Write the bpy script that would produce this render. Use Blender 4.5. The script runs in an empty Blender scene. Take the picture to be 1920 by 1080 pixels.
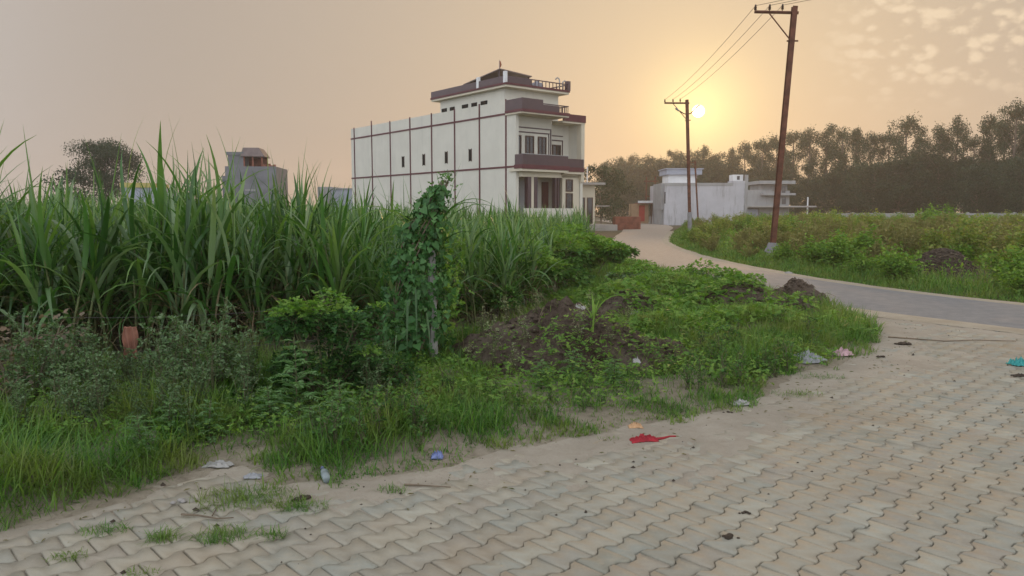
import bpy, math, random
import numpy as np
from mathutils import Vector, Matrix

random.seed(7)
RS = np.random.RandomState(11)
scene = bpy.context.scene
C = scene.collection
R = math.radians

# ------------------------------------------------------------------ camera
F_PX, HZ_Y, EYE = 1400.0, 395.0, 1.6          # focal length and horizon in photo pixels, eye height in metres
PITCH = math.atan((540 - HZ_Y) / F_PX)
cam_d = bpy.data.cameras.new('camera')
cam_d.sensor_width = 36.0
cam_d.lens = F_PX / 1920 * 36
cam_d.clip_start = 0.05
cam_d.clip_end = 4000
cam = bpy.data.objects.new('camera', cam_d)
cam.location = (0, 0, EYE)
cam.rotation_euler = (R(90) - PITCH, 0, 0)
C.objects.link(cam)
scene.camera = cam

# ------------------------------------------------------------------ sky
SUN_AZ, SUN_EL = math.atan((1303 - 960) / F_PX), R(7.2)
SUN_DIR = Vector((math.sin(SUN_AZ) * math.cos(SUN_EL), math.cos(SUN_AZ) * math.cos(SUN_EL), math.sin(SUN_EL)))
world = bpy.data.worlds.new('World')
scene.world = world
world.use_nodes = True
wn, wl = world.node_tree.nodes, world.node_tree.links
wn.clear()


def wmath(op, a, b=None, c=None, clamp=False):
    n = wn.new('ShaderNodeMath'); n.operation = op; n.use_clamp = clamp
    for i, v in enumerate((a, b, c)):
        if v is None: continue
        if isinstance(v, (int, float)): n.inputs[i].default_value = v
        else: wl.new(v, n.inputs[i])
    return n.outputs[0]


def wsmooth(v, a, b, lo=0.0, hi=1.0):
    n = wn.new('ShaderNodeMapRange'); n.interpolation_type = 'SMOOTHSTEP'
    n.inputs['From Min'].default_value = a; n.inputs['From Max'].default_value = b
    n.inputs['To Min'].default_value = lo; n.inputs['To Max'].default_value = hi
    wl.new(v, n.inputs['Value'])
    return n.outputs['Result']


def wmix(fac, a, b, blend='MIX'):
    n = wn.new('ShaderNodeMix'); n.data_type = 'RGBA'; n.blend_type = blend; n.clamp_factor = True
    for i, v in ((0, fac), (6, a), (7, b)):
        if isinstance(v, (int, float)): n.inputs[i].default_value = v
        elif isinstance(v, tuple): n.inputs[i].default_value = (*v, 1)
        else: wl.new(v, n.inputs[i])
    return n.outputs[2]


def wscale(col, fac):
    n = wn.new('ShaderNodeVectorMath'); n.operation = 'SCALE'
    if isinstance(col, tuple): n.inputs[0].default_value = col
    else: wl.new(col, n.inputs[0])
    if isinstance(fac, (int, float)): n.inputs['Scale'].default_value = fac
    else: wl.new(fac, n.inputs['Scale'])
    return n.outputs[0]


def wadd(a, b):
    n = wn.new('ShaderNodeVectorMath'); n.operation = 'ADD'
    wl.new(a, n.inputs[0]); wl.new(b, n.inputs[1])
    return n.outputs[0]


SKY_STRENGTH = 0.1
tc = wn.new('ShaderNodeTexCoord')
nrm = wn.new('ShaderNodeVectorMath'); nrm.operation = 'NORMALIZE'
wl.new(tc.outputs['Generated'], nrm.inputs[0])
dirv = nrm.outputs[0]
sep = wn.new('ShaderNodeSeparateXYZ'); wl.new(dirv, sep.inputs[0])
dx, dy, dz = sep.outputs
sky = wn.new('ShaderNodeTexSky'); sky.sky_type = 'NISHITA'
sky.sun_disc = False
sky.sun_elevation = SUN_EL
sky.sun_rotation = SUN_AZ
sky.air_density = 1.2; sky.dust_density = 4.0; sky.ozone_density = 1.5
dot = wn.new('ShaderNodeVectorMath'); dot.operation = 'DOT_PRODUCT'
wl.new(dirv, dot.inputs[0]); dot.inputs[1].default_value = SUN_DIR
theta = wmath('ARCCOSINE', wmath('MINIMUM', wmath('MAXIMUM', dot.outputs['Value'], -1.0), 0.999999))
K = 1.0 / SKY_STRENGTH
# dusty air: pale peach on the sun's side, cooler away from it, with extra brightness added there to light the shaded sides; an aureole that falls off with the angle to the sun
haze_fill_col = wmix(wsmooth(theta, 0.62, 2.0), (0.238, 0.211, 0.192), (0.92, 0.97, 1.05))
aur = wadd(wscale((0.36, 0.235, 0.068), wmath('EXPONENT', wmath('MULTIPLY', theta, -1 / 0.30))),
           wscale((0.375, 0.3, 0.0917), wmath('EXPONENT', wmath('MULTIPLY', wmath('POWER', wmath('DIVIDE', theta, 0.05), 1.5), -1.0))))
low = wscale((0.1333, -0.0167, -0.0833), wmath('MULTIPLY', wmath('EXPONENT', wmath('MULTIPLY', theta, -1 / 0.30)),
                                         wmath('EXPONENT', wmath('MULTIPLY', wmath('MAXIMUM', dz, 0.0), -1 / 0.10))))
disc = wscale((6.0, 4.6, 2.4), wsmooth(theta, 0.0085, 0.0062))
hz = wadd(wadd(haze_fill_col, aur), low)
# small broken cloud sheet on the right
proj = wn.new('ShaderNodeCombineXYZ')
tanaz = wmath('DIVIDE', dx, wmath('MAXIMUM', dy, 0.05))
wl.new(tanaz, proj.inputs[0]); wl.new(wmath('MULTIPLY', dz, 2.0), proj.inputs[1])
cn = wn.new('ShaderNodeTexNoise'); cn.inputs['Scale'].default_value = 17.0; cn.inputs['Detail'].default_value = 8; cn.inputs['Roughness'].default_value = 0.62
wl.new(proj.outputs[0], cn.inputs['Vector'])
cv = wn.new('ShaderNodeTexVoronoi'); cv.feature = 'SMOOTH_F1'; cv.inputs['Scale'].default_value = 40.0; cv.inputs['Smoothness'].default_value = 0.4
wob = wn.new('ShaderNodeVectorMath'); wob.operation = 'MULTIPLY_ADD'
wl.new(cn.outputs['Color'], wob.inputs[0]); wob.inputs[1].default_value = (0.03, 0.03, 0.03); wl.new(proj.outputs[0], wob.inputs[2])
wl.new(wob.outputs[0], cv.inputs['Vector'])
puff = wmath('SUBTRACT', cn.outputs['Fac'], wmath('MULTIPLY', cv.outputs['Distance'], 0.5))
cmask = wmath('MULTIPLY', wsmooth(tanaz, 0.36, 0.50), wsmooth(dz, 0.10, 0.175))
cl = wmath('MULTIPLY', wsmooth(puff, 0.21, 0.45), wmath('MULTIPLY', cmask, 0.66))
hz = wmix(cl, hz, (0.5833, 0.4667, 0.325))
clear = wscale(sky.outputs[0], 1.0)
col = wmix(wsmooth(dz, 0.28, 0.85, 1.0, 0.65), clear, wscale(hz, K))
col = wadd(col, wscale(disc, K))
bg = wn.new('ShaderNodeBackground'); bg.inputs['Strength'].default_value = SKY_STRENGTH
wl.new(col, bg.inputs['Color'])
wo = wn.new('ShaderNodeOutputWorld'); wl.new(bg.outputs[0], wo.inputs['Surface'])

# ------------------------------------------------------------------ sun
sd = bpy.data.lights.new('sun', 'SUN')
sd.energy = 0.7; sd.angle = R(3); sd.color = (1.0, 0.62, 0.30)
so = bpy.data.objects.new('sun', sd)
so.rotation_euler = SUN_DIR.to_track_quat('Z', 'Y').to_euler()
so.location = (20, 60, 30)
C.objects.link(so)

# ------------------------------------------------------------------ exposure and render
scene.view_settings.view_transform = 'Standard'
scene.view_settings.look = 'None'
scene.view_settings.gamma = 1.0
scene.view_settings.use_curve_mapping = False
scene.view_settings.exposure = 0.75
scene.render.engine = 'CYCLES'
scene.cycles.max_bounces = 9
scene.cycles.diffuse_bounces = 5
scene.cycles.glossy_bounces = 2
scene.cycles.transmission_bounces = 7
scene.cycles.volume_bounces = 1
scene.cycles.transparent_max_bounces = 9
scene.cycles.use_denoising = True
scene.cycles.caustics_reflective = False
scene.cycles.caustics_refractive = False

# ------------------------------------------------------------------ helpers: pixels, noise, meshes


def ray(x, y):
    a = (x - 960) / F_PX; b = (540 - y) / F_PX
    return (a, math.cos(PITCH) + b * math.sin(PITCH), -math.sin(PITCH) + b * math.cos(PITCH))


def gnd(x, y, z=0.0):                                   # where the ray through a photo pixel meets height z
    r = ray(x, y); t = (z - EYE) / r[2]
    return (r[0] * t, r[1] * t)


def at_depth(x, y, d):
    r = ray(x, y); t = d / r[1]
    return (r[0] * t, d, EYE + r[2] * t)


def pix(X, Y, Z):
    dzz = Z - EYE
    c = Y * math.cos(PITCH) - dzz * math.sin(PITCH); u = Y * math.sin(PITCH) + dzz * math.cos(PITCH)
    return 960 + F_PX * X / c, 540 - F_PX * u / c


_perm = np.random.RandomState(5).rand(256, 256)


def vnoise(x, y):
    x = np.asarray(x, float); y = np.asarray(y, float)
    xi = np.floor(x).astype(int); yi = np.floor(y).astype(int)
    fx = x - xi; fy = y - yi
    fx = fx * fx * (3 - 2 * fx); fy = fy * fy * (3 - 2 * fy)
    g = lambda i, j: _perm[i & 255, j & 255]
    a = g(xi, yi) * (1 - fx) + g(xi + 1, yi) * fx
    b = g(xi, yi + 1) * (1 - fx) + g(xi + 1, yi + 1) * fx
    return a * (1 - fy) + b * fy


def fbm(x, y, o=4, gain=0.5):
    s = 0; a = 1.0; t = 0
    for k in range(o):
        s = s + a * vnoise(np.asarray(x) * 2 ** k + 17.3 * k, np.asarray(y) * 2 ** k + 9.1 * k); t += a; a *= gain
    return s / t


def inside(P, poly):
    P = np.asarray(P); x, y = P[:, 0], P[:, 1]
    r = np.zeros(len(P), bool); n = len(poly)
    for i in range(n):
        x1, y1 = poly[i]; x2, y2 = poly[(i + 1) % n]
        c = ((y1 > y) != (y2 > y)) & (x < (x2 - x1) * (y - y1) / (y2 - y1 + 1e-12) + x1)
        r ^= c
    return r


def dist_line(P, line):
    P = np.asarray(P, float)[:, :2]; d = np.full(len(P), 1e9)
    for (x1, y1), (x2, y2) in zip(line, line[1:]):
        a = np.array([x1, y1]); b = np.array([x2, y2]); ab = b - a
        t = np.clip(((P - a) @ ab) / (ab @ ab + 1e-12), 0, 1)
        d = np.minimum(d, np.linalg.norm(P - (a + t[:, None] * ab), axis=1))
    return d


def np_mesh(name, V, Fs, smooth=False):
    me = bpy.data.meshes.new(name)
    V = np.ascontiguousarray(V, np.float32)
    Fs = [np.asarray(f, np.int32) for f in Fs if len(f)]
    me.vertices.add(len(V)); me.vertices.foreach_set('co', V.ravel())
    idx = np.concatenate([f.ravel() for f in Fs]); tot = np.concatenate([np.full(len(f), f.shape[1], np.int32) for f in Fs])
    st = np.concatenate([[0], np.cumsum(tot)[:-1]]).astype(np.int32)
    me.loops.add(len(idx)); me.loops.foreach_set('vertex_index', idx)
    me.polygons.add(len(tot)); me.polygons.foreach_set('loop_start', st); me.polygons.foreach_set('loop_total', tot)
    if smooth: me.polygons.foreach_set('use_smooth', np.ones(len(tot), bool))
    me.update(calc_edges=True)
    return me


class MB:                                                # collects shapes; build() links them as one mesh object
    def __init__(s): s.v = []; s.f = []

    def add(s, vs, fs):
        o = len(s.v); s.v += [tuple(p) for p in vs]; s.f += [tuple(i + o for i in f) for f in fs]; return s

    def box(s, x0, x1, y0, y1, z0, z1):
        return s.add([(x0, y0, z0), (x1, y0, z0), (x1, y1, z0), (x0, y1, z0), (x0, y0, z1), (x1, y0, z1), (x1, y1, z1), (x0, y1, z1)],
                     [(3, 2, 1, 0), (4, 5, 6, 7), (0, 1, 5, 4), (1, 2, 6, 5), (2, 3, 7, 6), (3, 0, 4, 7)])

    def prism(s, poly, z0, z1):
        n = len(poly)
        return s.add([(x, y, z0) for x, y in poly] + [(x, y, z1) for x, y in poly],
                     [tuple(range(n))[::-1], tuple(range(n, 2 * n))] + [(i, (i + 1) % n, n + (i + 1) % n, n + i) for i in range(n)])

    def tube(s, path, rad, n=6, caps=True):
        path = [Vector(p) for p in path]
        if not isinstance(rad, (list, tuple)): rad = [rad] * len(path)
        o = len(s.v); up = Vector((0, 0, 1)); last = None
        for i, p in enumerate(path):
            d = (path[min(i + 1, len(path) - 1)] - path[max(i - 1, 0)]).normalized()
            if last is None:
                a = d.cross(up if abs(d.z) < .9 else Vector((1, 0, 0))).normalized()
            else:
                a = (last - d * last.dot(d)).normalized()
            last = a; b = d.cross(a)
            for k in range(n):
                t = 2 * math.pi * k / n
                s.v.append(tuple(p + (a * math.cos(t) + b * math.sin(t)) * rad[i]))
        for i in range(len(path) - 1):
            for k in range(n):
                s.f.append((o + i * n + k, o + i * n + (k + 1) % n, o + (i + 1) * n + (k + 1) % n, o + (i + 1) * n + k))
        if caps:
            s.f.append(tuple(o + k for k in range(n))[::-1]); e = o + (len(path) - 1) * n
            s.f.append(tuple(e + k for k in range(n)))
        return s

    def lathe(s, prof, c=(0, 0, 0), n=10):
        o = len(s.v)
        for r, z in prof:
            for k in range(n):
                t = 2 * math.pi * k / n
                s.v.append((c[0] + r * math.cos(t), c[1] + r * math.sin(t), c[2] + z))
        for i in range(len(prof) - 1):
            for k in range(n):
                s.f.append((o + i * n + k, o + i * n + (k + 1) % n, o + (i + 1) * n + (k + 1) % n, o + (i + 1) * n + k))
        s.f.append(tuple(o + k for k in range(n))[::-1]); e = o + (len(prof) - 1) * n
        s.f.append(tuple(e + k for k in range(n)))
        return s

    def mesh(s, name, smooth=False):
        me = bpy.data.meshes.new(name); me.from_pydata(s.v, [], s.f)
        if smooth: me.polygons.foreach_set('use_smooth', [True] * len(s.f))
        me.update(); return me

    def build(s, name, m, parent=None, smooth=False, **k):
        return obj(name, s.mesh(name, smooth), m, parent, **k)


def obj(name, me, m=None, parent=None, loc=None, rz=None, scale=None):
    o = bpy.data.objects.new(name, me)
    if m is not None and me is not None and not me.materials: me.materials.append(m)
    C.objects.link(o)
    if parent is not None: o.parent = parent
    if loc is not None: o.location = loc
    if rz is not None: o.rotation_euler = (0, 0, rz)
    if scale is not None: o.scale = (scale,) * 3 if isinstance(scale, (int, float)) else scale
    return o


def tag(o, label=None, cat=None, group=None, kind=None):
    if label: o['label'] = label
    if cat: o['category'] = cat
    if group: o['group'] = group
    if kind: o['kind'] = kind
    return o


def thing(name, label, cat, loc=(0, 0, 0), rz=0.0, group=None, scale=None):
    return tag(obj(name, None, None, None, loc, rz, scale), label, cat, group)


def stuff(name, me, m, label=None, cat=None, parent=None):
    return tag(obj(name, me, m, parent), label, cat, None, 'stuff')


def struct(name, me, m):
    return tag(obj(name, me, m), kind='structure')


def copy_tree(src, loc, rz=0.0, scale=None, label=None):
    r = src.copy(); C.objects.link(r); r.location = loc; r.rotation_euler = (0, 0, rz)
    if scale is not None: r.scale = (scale,) * 3 if isinstance(scale, (int, float)) else scale
    if label: r['label'] = label
    for ch in KIDS.get(src.name, []):
        c = ch.copy(); C.objects.link(c); c.parent = r
    return r


KIDS = {}                                                # children of the prototypes that copy_tree copies


def kid(parent, o):
    KIDS.setdefault(parent.name, []).append(o); return o


# ------------------------------------------------------------------ materials


class NT:
    def __init__(s, name):
        s.m = bpy.data.materials.new(name); s.m.use_nodes = True
        s.n, s.l = s.m.node_tree.nodes, s.m.node_tree.links
        s.b = s.n['Principled BSDF']; s.out = s.n['Material Output']

    def node(s, t, **k):
        n = s.n.new(t)
        for a, v in k.items(): setattr(n, a, v)
        return n

    def put(s, v, sock):
        if isinstance(v, (int, float)): sock.default_value = v
        elif isinstance(v, tuple): sock.default_value = (*v, 1) if len(v) == 3 and sock.type == 'RGBA' else v
        else: s.l.new(v, sock)

    def math(s, op, a, b=0.0, clamp=False):
        n = s.node('ShaderNodeMath', operation=op, use_clamp=clamp); s.put(a, n.inputs[0]); s.put(b, n.inputs[1]); return n.outputs[0]

    def mix(s, f, a, b, blend='MIX'):
        n = s.node('ShaderNodeMix', data_type='RGBA', blend_type=blend); s.put(f, n.inputs[0]); s.put(a, n.inputs[6]); s.put(b, n.inputs[7]); return n.outputs[2]

    def noise(s, scale, detail=4, rough=0.55, vec=None, out='Fac'):
        n = s.node('ShaderNodeTexNoise'); n.inputs['Scale'].default_value = scale; n.inputs['Detail'].default_value = detail; n.inputs['Roughness'].default_value = rough
        if vec is not None: s.l.new(vec, n.inputs['Vector'])
        return n.outputs[out]

    def smooth(s, v, a, b, lo=0.0, hi=1.0):
        n = s.node('ShaderNodeMapRange', interpolation_type='SMOOTHSTEP'); s.put(v, n.inputs['Value'])
        for k, q in (('From Min', a), ('From Max', b), ('To Min', lo), ('To Max', hi)): n.inputs[k].default_value = q
        return n.outputs['Result']

    def bump(s, h, strength=0.3, dist=0.02):
        n = s.node('ShaderNodeBump'); n.inputs['Strength'].default_value = strength; n.inputs['Distance'].default_value = dist
        s.put(h, n.inputs['Height']); s.l.new(n.outputs[0], s.b.inputs['Normal'])

    def pos(s): return s.node('ShaderNodeNewGeometry').outputs['Position']

    def rnd(s):                                          # varies per leaf / blade / piece and per object
        a = s.node('ShaderNodeNewGeometry').outputs['Random Per Island']; b = s.node('ShaderNodeObjectInfo').outputs['Random']
        return s.math('FRACT', s.math('ADD', a, b))


def plain(name, col, rough=0.8, var=0.12, vscale=1.5, bump=0.15, bscale=20, metal=0.0, spec=0.3, stain=None, world=True):
    t = NT(name)
    v = t.pos() if world else t.node('ShaderNodeTexCoord').outputs['Object']
    n1 = t.noise(vscale, 5, 0.6, v)
    c = t.mix(t.smooth(n1, 0.3, 0.7), tuple(x * (1 - var) for x in col), tuple(min(1, x * (1 + var)) for x in col))
    if stain:                                            # (colour, amount): rain streaks, stretched down the wall
        mp = t.node('ShaderNodeMapping'); mp.inputs['Scale'].default_value = (1.3, 1.3, 0.16); t.l.new(v, mp.inputs[0])
        s1 = t.noise(1.6, 5, 0.7, mp.outputs[0])
        c = t.mix(t.math('MULTIPLY', t.smooth(s1, 0.50, 0.72), stain[1]), c, stain[0])
    t.put(c, t.b.inputs['Base Color'])
    t.b.inputs['Roughness'].default_value = rough; t.b.inputs['Metallic'].default_value = metal
    t.b.inputs['Specular IOR Level'].default_value = spec
    if bump: t.bump(t.noise(bscale, 5, 0.6, v), bump, 0.02)
    return t.m


def leafy(name, cols, trans=0.35, rough=0.5, spec=0.3, tint=None):
    t = NT(name)
    r = t.rnd()
    ramp = t.node('ShaderNodeValToRGB'); e = ramp.color_ramp.elements
    e[0].position = 0.0; e[0].color = (*cols[0], 1); e[1].position = 1.0; e[1].color = (*cols[-1], 1)
    for i, c in enumerate(cols[1:-1]):
        q = e.new((i + 1) / (len(cols) - 1)); q.color = (*c, 1)
    t.l.new(r, ramp.inputs[0])
    c = ramp.outputs[0]
    if tint:                                             # (colour, amount, scale): patches of drier growth
        c = t.mix(t.math('MULTIPLY', t.smooth(t.noise(tint[2], 3, 0.6, t.pos()), 0.42, 0.66), tint[1]), c, tint[0])
    t.put(c, t.b.inputs['Base Color'])
    t.b.inputs['Roughness'].default_value = rough
    t.b.inputs['Specular IOR Level'].default_value = spec
    tr = t.node('ShaderNodeBsdfTranslucent')
    t.l.new(t.mix(1.0, c, (1.2, 1.35, 0.5), 'MULTIPLY'), tr.inputs['Color'])
    mx = t.node('ShaderNodeMixShader'); mx.inputs[0].default_value = trans
    t.l.new(t.b.outputs[0], mx.inputs[1]); t.l.new(tr.outputs[0], mx.inputs[2])
    t.l.new(mx.outputs[0], t.out.inputs['Surface'])
    return t.m


M = {}
M['cane'] = leafy('cane_leaf', [(0.028, 0.085, 0.016), (0.05, 0.145, 0.028), (0.085, 0.21, 0.04), (0.13, 0.24, 0.08), (0.035, 0.10, 0.022), (0.17, 0.30, 0.055), (0.22, 0.31, 0.17), (0.06, 0.15, 0.03)], 0.38, 0.36, 0.7)  # the palest green paints glossy highlights onto a share of the blades
M['cane_dry'] = leafy('cane_dry_leaf', [(0.16, 0.11, 0.06), (0.22, 0.17, 0.10), (0.11, 0.09, 0.04)], 0.2, 0.7)
M['cane_stem'] = plain('cane_stem', (0.12, 0.14, 0.055), 0.5, 0.4, 9, 0.1)
M['grass'] = leafy('verge_grass', [(0.04, 0.115, 0.02), (0.08, 0.20, 0.03), (0.155, 0.29, 0.045), (0.10, 0.22, 0.045), (0.06, 0.15, 0.03)], 0.36, 0.5, 0.3, ((0.25, 0.27, 0.07), 0.6, 1.6))
M['dry_leafy'] = leafy('dead_bush_leaf', [(0.10, 0.085, 0.06), (0.16, 0.13, 0.09), (0.22, 0.15, 0.10)], 0.2, 0.8)
M['grass_dry'] = leafy('dry_grass', [(0.17, 0.15, 0.06), (0.22, 0.18, 0.09), (0.10, 0.12, 0.03)], 0.3, 0.7)
M['weed'] = leafy('weed_leaf', [(0.065, 0.125, 0.05), (0.12, 0.20, 0.085), (0.19, 0.27, 0.14), (0.09, 0.18, 0.06)], 0.28, 0.55)
M['feather'] = leafy('feathery_leaf', [(0.09, 0.20, 0.065), (0.15, 0.29, 0.10), (0.22, 0.35, 0.16)], 0.3, 0.55)
M['pale_weed'] = leafy('pale_weed_leaf', [(0.19, 0.24, 0.12), (0.26, 0.30, 0.17), (0.34, 0.36, 0.22)], 0.3, 0.6)
M['vine'] = leafy('vine_leaf', [(0.025, 0.085, 0.02), (0.045, 0.14, 0.035), (0.08, 0.20, 0.055), (0.035, 0.11, 0.025), (0.11, 0.24, 0.07)], 0.28, 0.5, 0.35)
M['creeper'] = leafy('creeper_leaf', [(0.03, 0.085, 0.02), (0.065, 0.16, 0.035), (0.12, 0.25, 0.045), (0.045, 0.12, 0.035)], 0.32, 0.55, 0.3)
M['creeper_dark'] = leafy('dark_creeper_leaf', [(0.018, 0.06, 0.014), (0.035, 0.105, 0.024), (0.07, 0.17, 0.035), (0.028, 0.085, 0.022)], 0.28, 0.55, 0.3)
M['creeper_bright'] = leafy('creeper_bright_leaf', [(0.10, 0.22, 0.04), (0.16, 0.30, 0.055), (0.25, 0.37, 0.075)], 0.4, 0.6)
M['stem'] = plain('weed_stem', (0.10, 0.10, 0.05), 0.7, 0.3, 8, 0.1)
M['dry_stem'] = plain('dry_stem', (0.17, 0.13, 0.09), 0.8, 0.3, 8, 0.1)
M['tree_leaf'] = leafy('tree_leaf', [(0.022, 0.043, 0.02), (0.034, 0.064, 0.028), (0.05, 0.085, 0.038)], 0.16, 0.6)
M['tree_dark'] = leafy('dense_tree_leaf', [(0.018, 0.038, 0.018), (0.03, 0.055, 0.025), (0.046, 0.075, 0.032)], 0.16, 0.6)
M['bark'] = plain('tree_bark', (0.14, 0.11, 0.085), 0.9, 0.3, 3, 0.4)
# ================================================================== the setting
def px_line(pts): return [gnd(x, y) for x, y in pts]


VERGE_EDGE = px_line([(-420, 1090), (-200, 1040), (0, 1003), (150, 968), (235, 938), (300, 905), (370, 884), (440, 872), (490, 880), (520, 912), (600, 908),
                      (640, 905), (700, 905), (780, 893), (860, 878), (905, 856), (960, 842), (1090, 824), (1180, 800), (1290, 786), (1390, 764), (1440, 732),
                      (1480, 706), (1555, 692), (1615, 668), (1655, 642), (1648, 618), (1600, 592)])
ROAD_L = [(5.36, 12.4), (4.65, 14.5), (4.1, 17.0), (3.62, 21.0), (3.62, 25.0), (3.95, 30.0), (4.8, 37.0), (6.3, 46.0), (8.6, 58.0), (11.2, 75.0), (13.0, 95.0), (14.0, 130.0)]
ROAD_R = [(7.9, 14.0), (7.1, 16.6), (6.75, 19.5), (6.5, 23.6), (6.55, 28.0), (7.5, 37.6), (9.4, 46.0), (12.2, 58.0), (16.3, 75.0), (18.6, 95.0), (19.5, 130.0)]
ROAD_L0 = [(16.0, -1.0), (11.0, 4.2), (8.6, 7.4), (6.83, 9.95)]
ROAD_R0 = [(17.6, 1.5), (13.0, 6.5), (10.4, 9.6), (8.75, 12.2)]
ROAD_LEFT = ROAD_L0 + ROAD_L
ROAD_RIGHT = ROAD_R0 + ROAD_R
VERGE_POLY = [(-12, 2.0)] + VERGE_EDGE + [(5.2, 12.3), (4.5, 14.5), (3.95, 17.0), (3.5, 21.0), (3.5, 25.0), (3.8, 30.0), (4.6, 37.0), (6.0, 46.0), (4.5, 46.0), (-30, 46.0), (-30, 2.0)]
MOUNDS = [(0.55, 7.72, 1.22, 1.02, 0.60), (1.62, 10.3, 0.8, 0.6, 0.46), (3.5, 11.4, 0.95, 0.6, 0.48), (4.05, 10.7, 0.55, 0.40, 0.32), (4.85, 12.6, 0.52, 0.6, 0.42)]


def mound_h(x, y, k):
    cx, cy, rx, ry, h = MOUNDS[k]
    n = fbm(np.asarray(x) * 2.6 + 31 * k, np.asarray(y) * 2.6 + 7 * k, 4, 0.6) - 0.5
    d = np.sqrt(((x - cx) / rx) ** 2 + ((y - cy) / ry) ** 2) * (1 + 0.8 * n)
    return h * np.clip(1.08 - d ** 1.25, -0.2, 1.0) * (1 + 0.25 * n)


def verge_h(x, y):
    x = np.asarray(x, float); y = np.asarray(y, float)
    d = dist_line(np.c_[x, y], VERGE_EDGE)
    ins = inside(np.c_[x, y], VERGE_POLY)
    sd = np.where(ins, d, -d)
    n = fbm(x * 1.7, y * 1.7, 4) - 0.5
    h = np.clip(sd * 0.10, -0.05, 0.065) + 0.05 * n * np.clip(sd * 2 + 0.6, 0.2, 1) + 0.004
    for cx, cy, r, hh in ((2.7, 12.8, 1.7, 0.30), (1.9, 9.0, 0.9, 0.16), (3.2, 9.8, 1.1, 0.14)):
        q = np.clip(1 - ((x - cx) ** 2 + (y - cy) ** 2) / r ** 2, 0, 1); h = h + hh * q * q
    return h


def land_h(x, y):                                        # top of whatever soil is there
    h = verge_h(x, y)
    for k in range(len(MOUNDS)): h = np.maximum(h, mound_h(x, y, k))
    return h


def grid(x0, x1, y0, y1, step):
    nx = int((x1 - x0) / step) + 1; ny = int((y1 - y0) / step) + 1
    X, Y = np.meshgrid(np.linspace(x0, x1, nx), np.linspace(y0, y1, ny))
    i = np.arange(nx * ny).reshape(ny, nx)
    Fq = np.stack([i[:-1, :-1], i[:-1, 1:], i[1:, 1:], i[1:, :-1]], -1).reshape(-1, 4)
    return X.ravel(), Y.ravel(), Fq


def soil_mat(name, a, b, c, bscale=18, bstr=0.6, dist=0.03):
    t = NT(name); p = t.pos()
    n1 = t.noise(1.3, 6, 0.65, p); n2 = t.noise(14, 5, 0.7, p)
    col = t.mix(t.smooth(n1, 0.35, 0.65), a, b)
    col = t.mix(t.math('MULTIPLY', t.smooth(n2, 0.45, 0.7), 0.7), col, c)
    t.put(col, t.b.inputs['Base Color']); t.b.inputs['Roughness'].default_value = 0.95; t.b.inputs['Specular IOR Level'].default_value = 0.15
    t.bump(t.math('ADD', n2, t.noise(bscale * 3, 4, 0.7, p)), bstr, dist)
    return t.m


M['earth'] = soil_mat('field_earth', (0.10, 0.085, 0.05), (0.15, 0.125, 0.08), (0.075, 0.06, 0.035))
M['verge_soil'] = soil_mat('verge_soil', (0.26, 0.22, 0.165), (0.34, 0.295, 0.23), (0.17, 0.14, 0.10))
M['mound_soil'] = soil_mat('mound_soil', (0.105, 0.075, 0.055), (0.21, 0.165, 0.13), (0.04, 0.028, 0.022), 14, 1.0, 0.06)

# ground: one sheet out to the far trees
gx = np.array([-500, -60, -25, -8, 0, 8, 25, 60, 500.0]); gy = np.array([-60, 0, 10, 30, 60, 120, 250, 560.0])
X, Y = np.meshgrid(gx, gy); ii = np.arange(X.size).reshape(X.shape)
struct('ground', np_mesh('ground', np.c_[X.ravel(), Y.ravel(), np.full(X.size, -0.055)],
                         [np.stack([ii[:-1, :-1], ii[:-1, 1:], ii[1:, 1:], ii[1:, :-1]], -1).reshape(-1, 4)]), M['earth'])

# verge: raised soil strip between the paving, the cane and the road
X, Y, Fq = grid(-9.0, 6.4, 2.2, 26.0, 0.10)
Z = verge_h(X, Y)
keep = (inside(np.c_[X, Y], VERGE_POLY) | (dist_line(np.c_[X, Y], VERGE_EDGE) < 0.25)) & ~((Y > 12.4) & (X > np.interp(Y, [p[1] for p in ROAD_L], [p[0] for p in ROAD_L]) - 0.03))
Fq = Fq[keep[Fq].all(1)]
struct('verge_ground', np_mesh('verge_ground', np.c_[X, Y, Z], [Fq], True), M['verge_soil'])

# road: tarmac by the junction, dusty further on


def resample(line, n):
    L = np.array(line); s = np.r_[0, np.cumsum(np.linalg.norm(np.diff(L, axis=0), axis=1))]
    q = np.linspace(0, 1, n) ** 1.6 * s[-1]
    return np.c_[np.interp(q, s, L[:, 0]), np.interp(q, s, L[:, 1])]


def chaikin(L, k=2):
    L = np.array(L, float)
    for _ in range(k):
        a = L[:-1] * .75 + L[1:] * .25; b = L[:-1] * .25 + L[1:] * .75
        L = np.r_[L[:1], np.stack([a, b], 1).reshape(-1, 2), L[-1:]]
    return L


rl = resample(chaikin(ROAD_LEFT), 90); rr = resample(chaikin(ROAD_RIGHT), 90)
NW = 12
V = []
for i in range(90):
    for k in range(NW + 1):
        t = k / NW; p = rl[i] * (1 - t) + rr[i] * t
        e = 0.10 * (vnoise(p[0] * 1.7, p[1] * 1.7) - 0.5)
        if k == 0: p = p + (rl[i] - rr[i]) / np.linalg.norm(rl[i] - rr[i]) * e
        if k == NW: p = p - (rl[i] - rr[i]) / np.linalg.norm(rl[i] - rr[i]) * e
        V.append((p[0], p[1], 0.012 + 0.03 * math.sin(math.pi * t)))
ii = np.arange(90 * (NW + 1)).reshape(90, NW + 1)
t = NT('road_surface'); p = t.pos()
sx = t.node('ShaderNodeSeparateXYZ'); t.l.new(p, sx.inputs[0])
n1 = t.noise(0.9, 6, 0.65, p); n2 = t.noise(55, 4, 0.7, p); n3 = t.noise(5, 5, 0.7, p)
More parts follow.
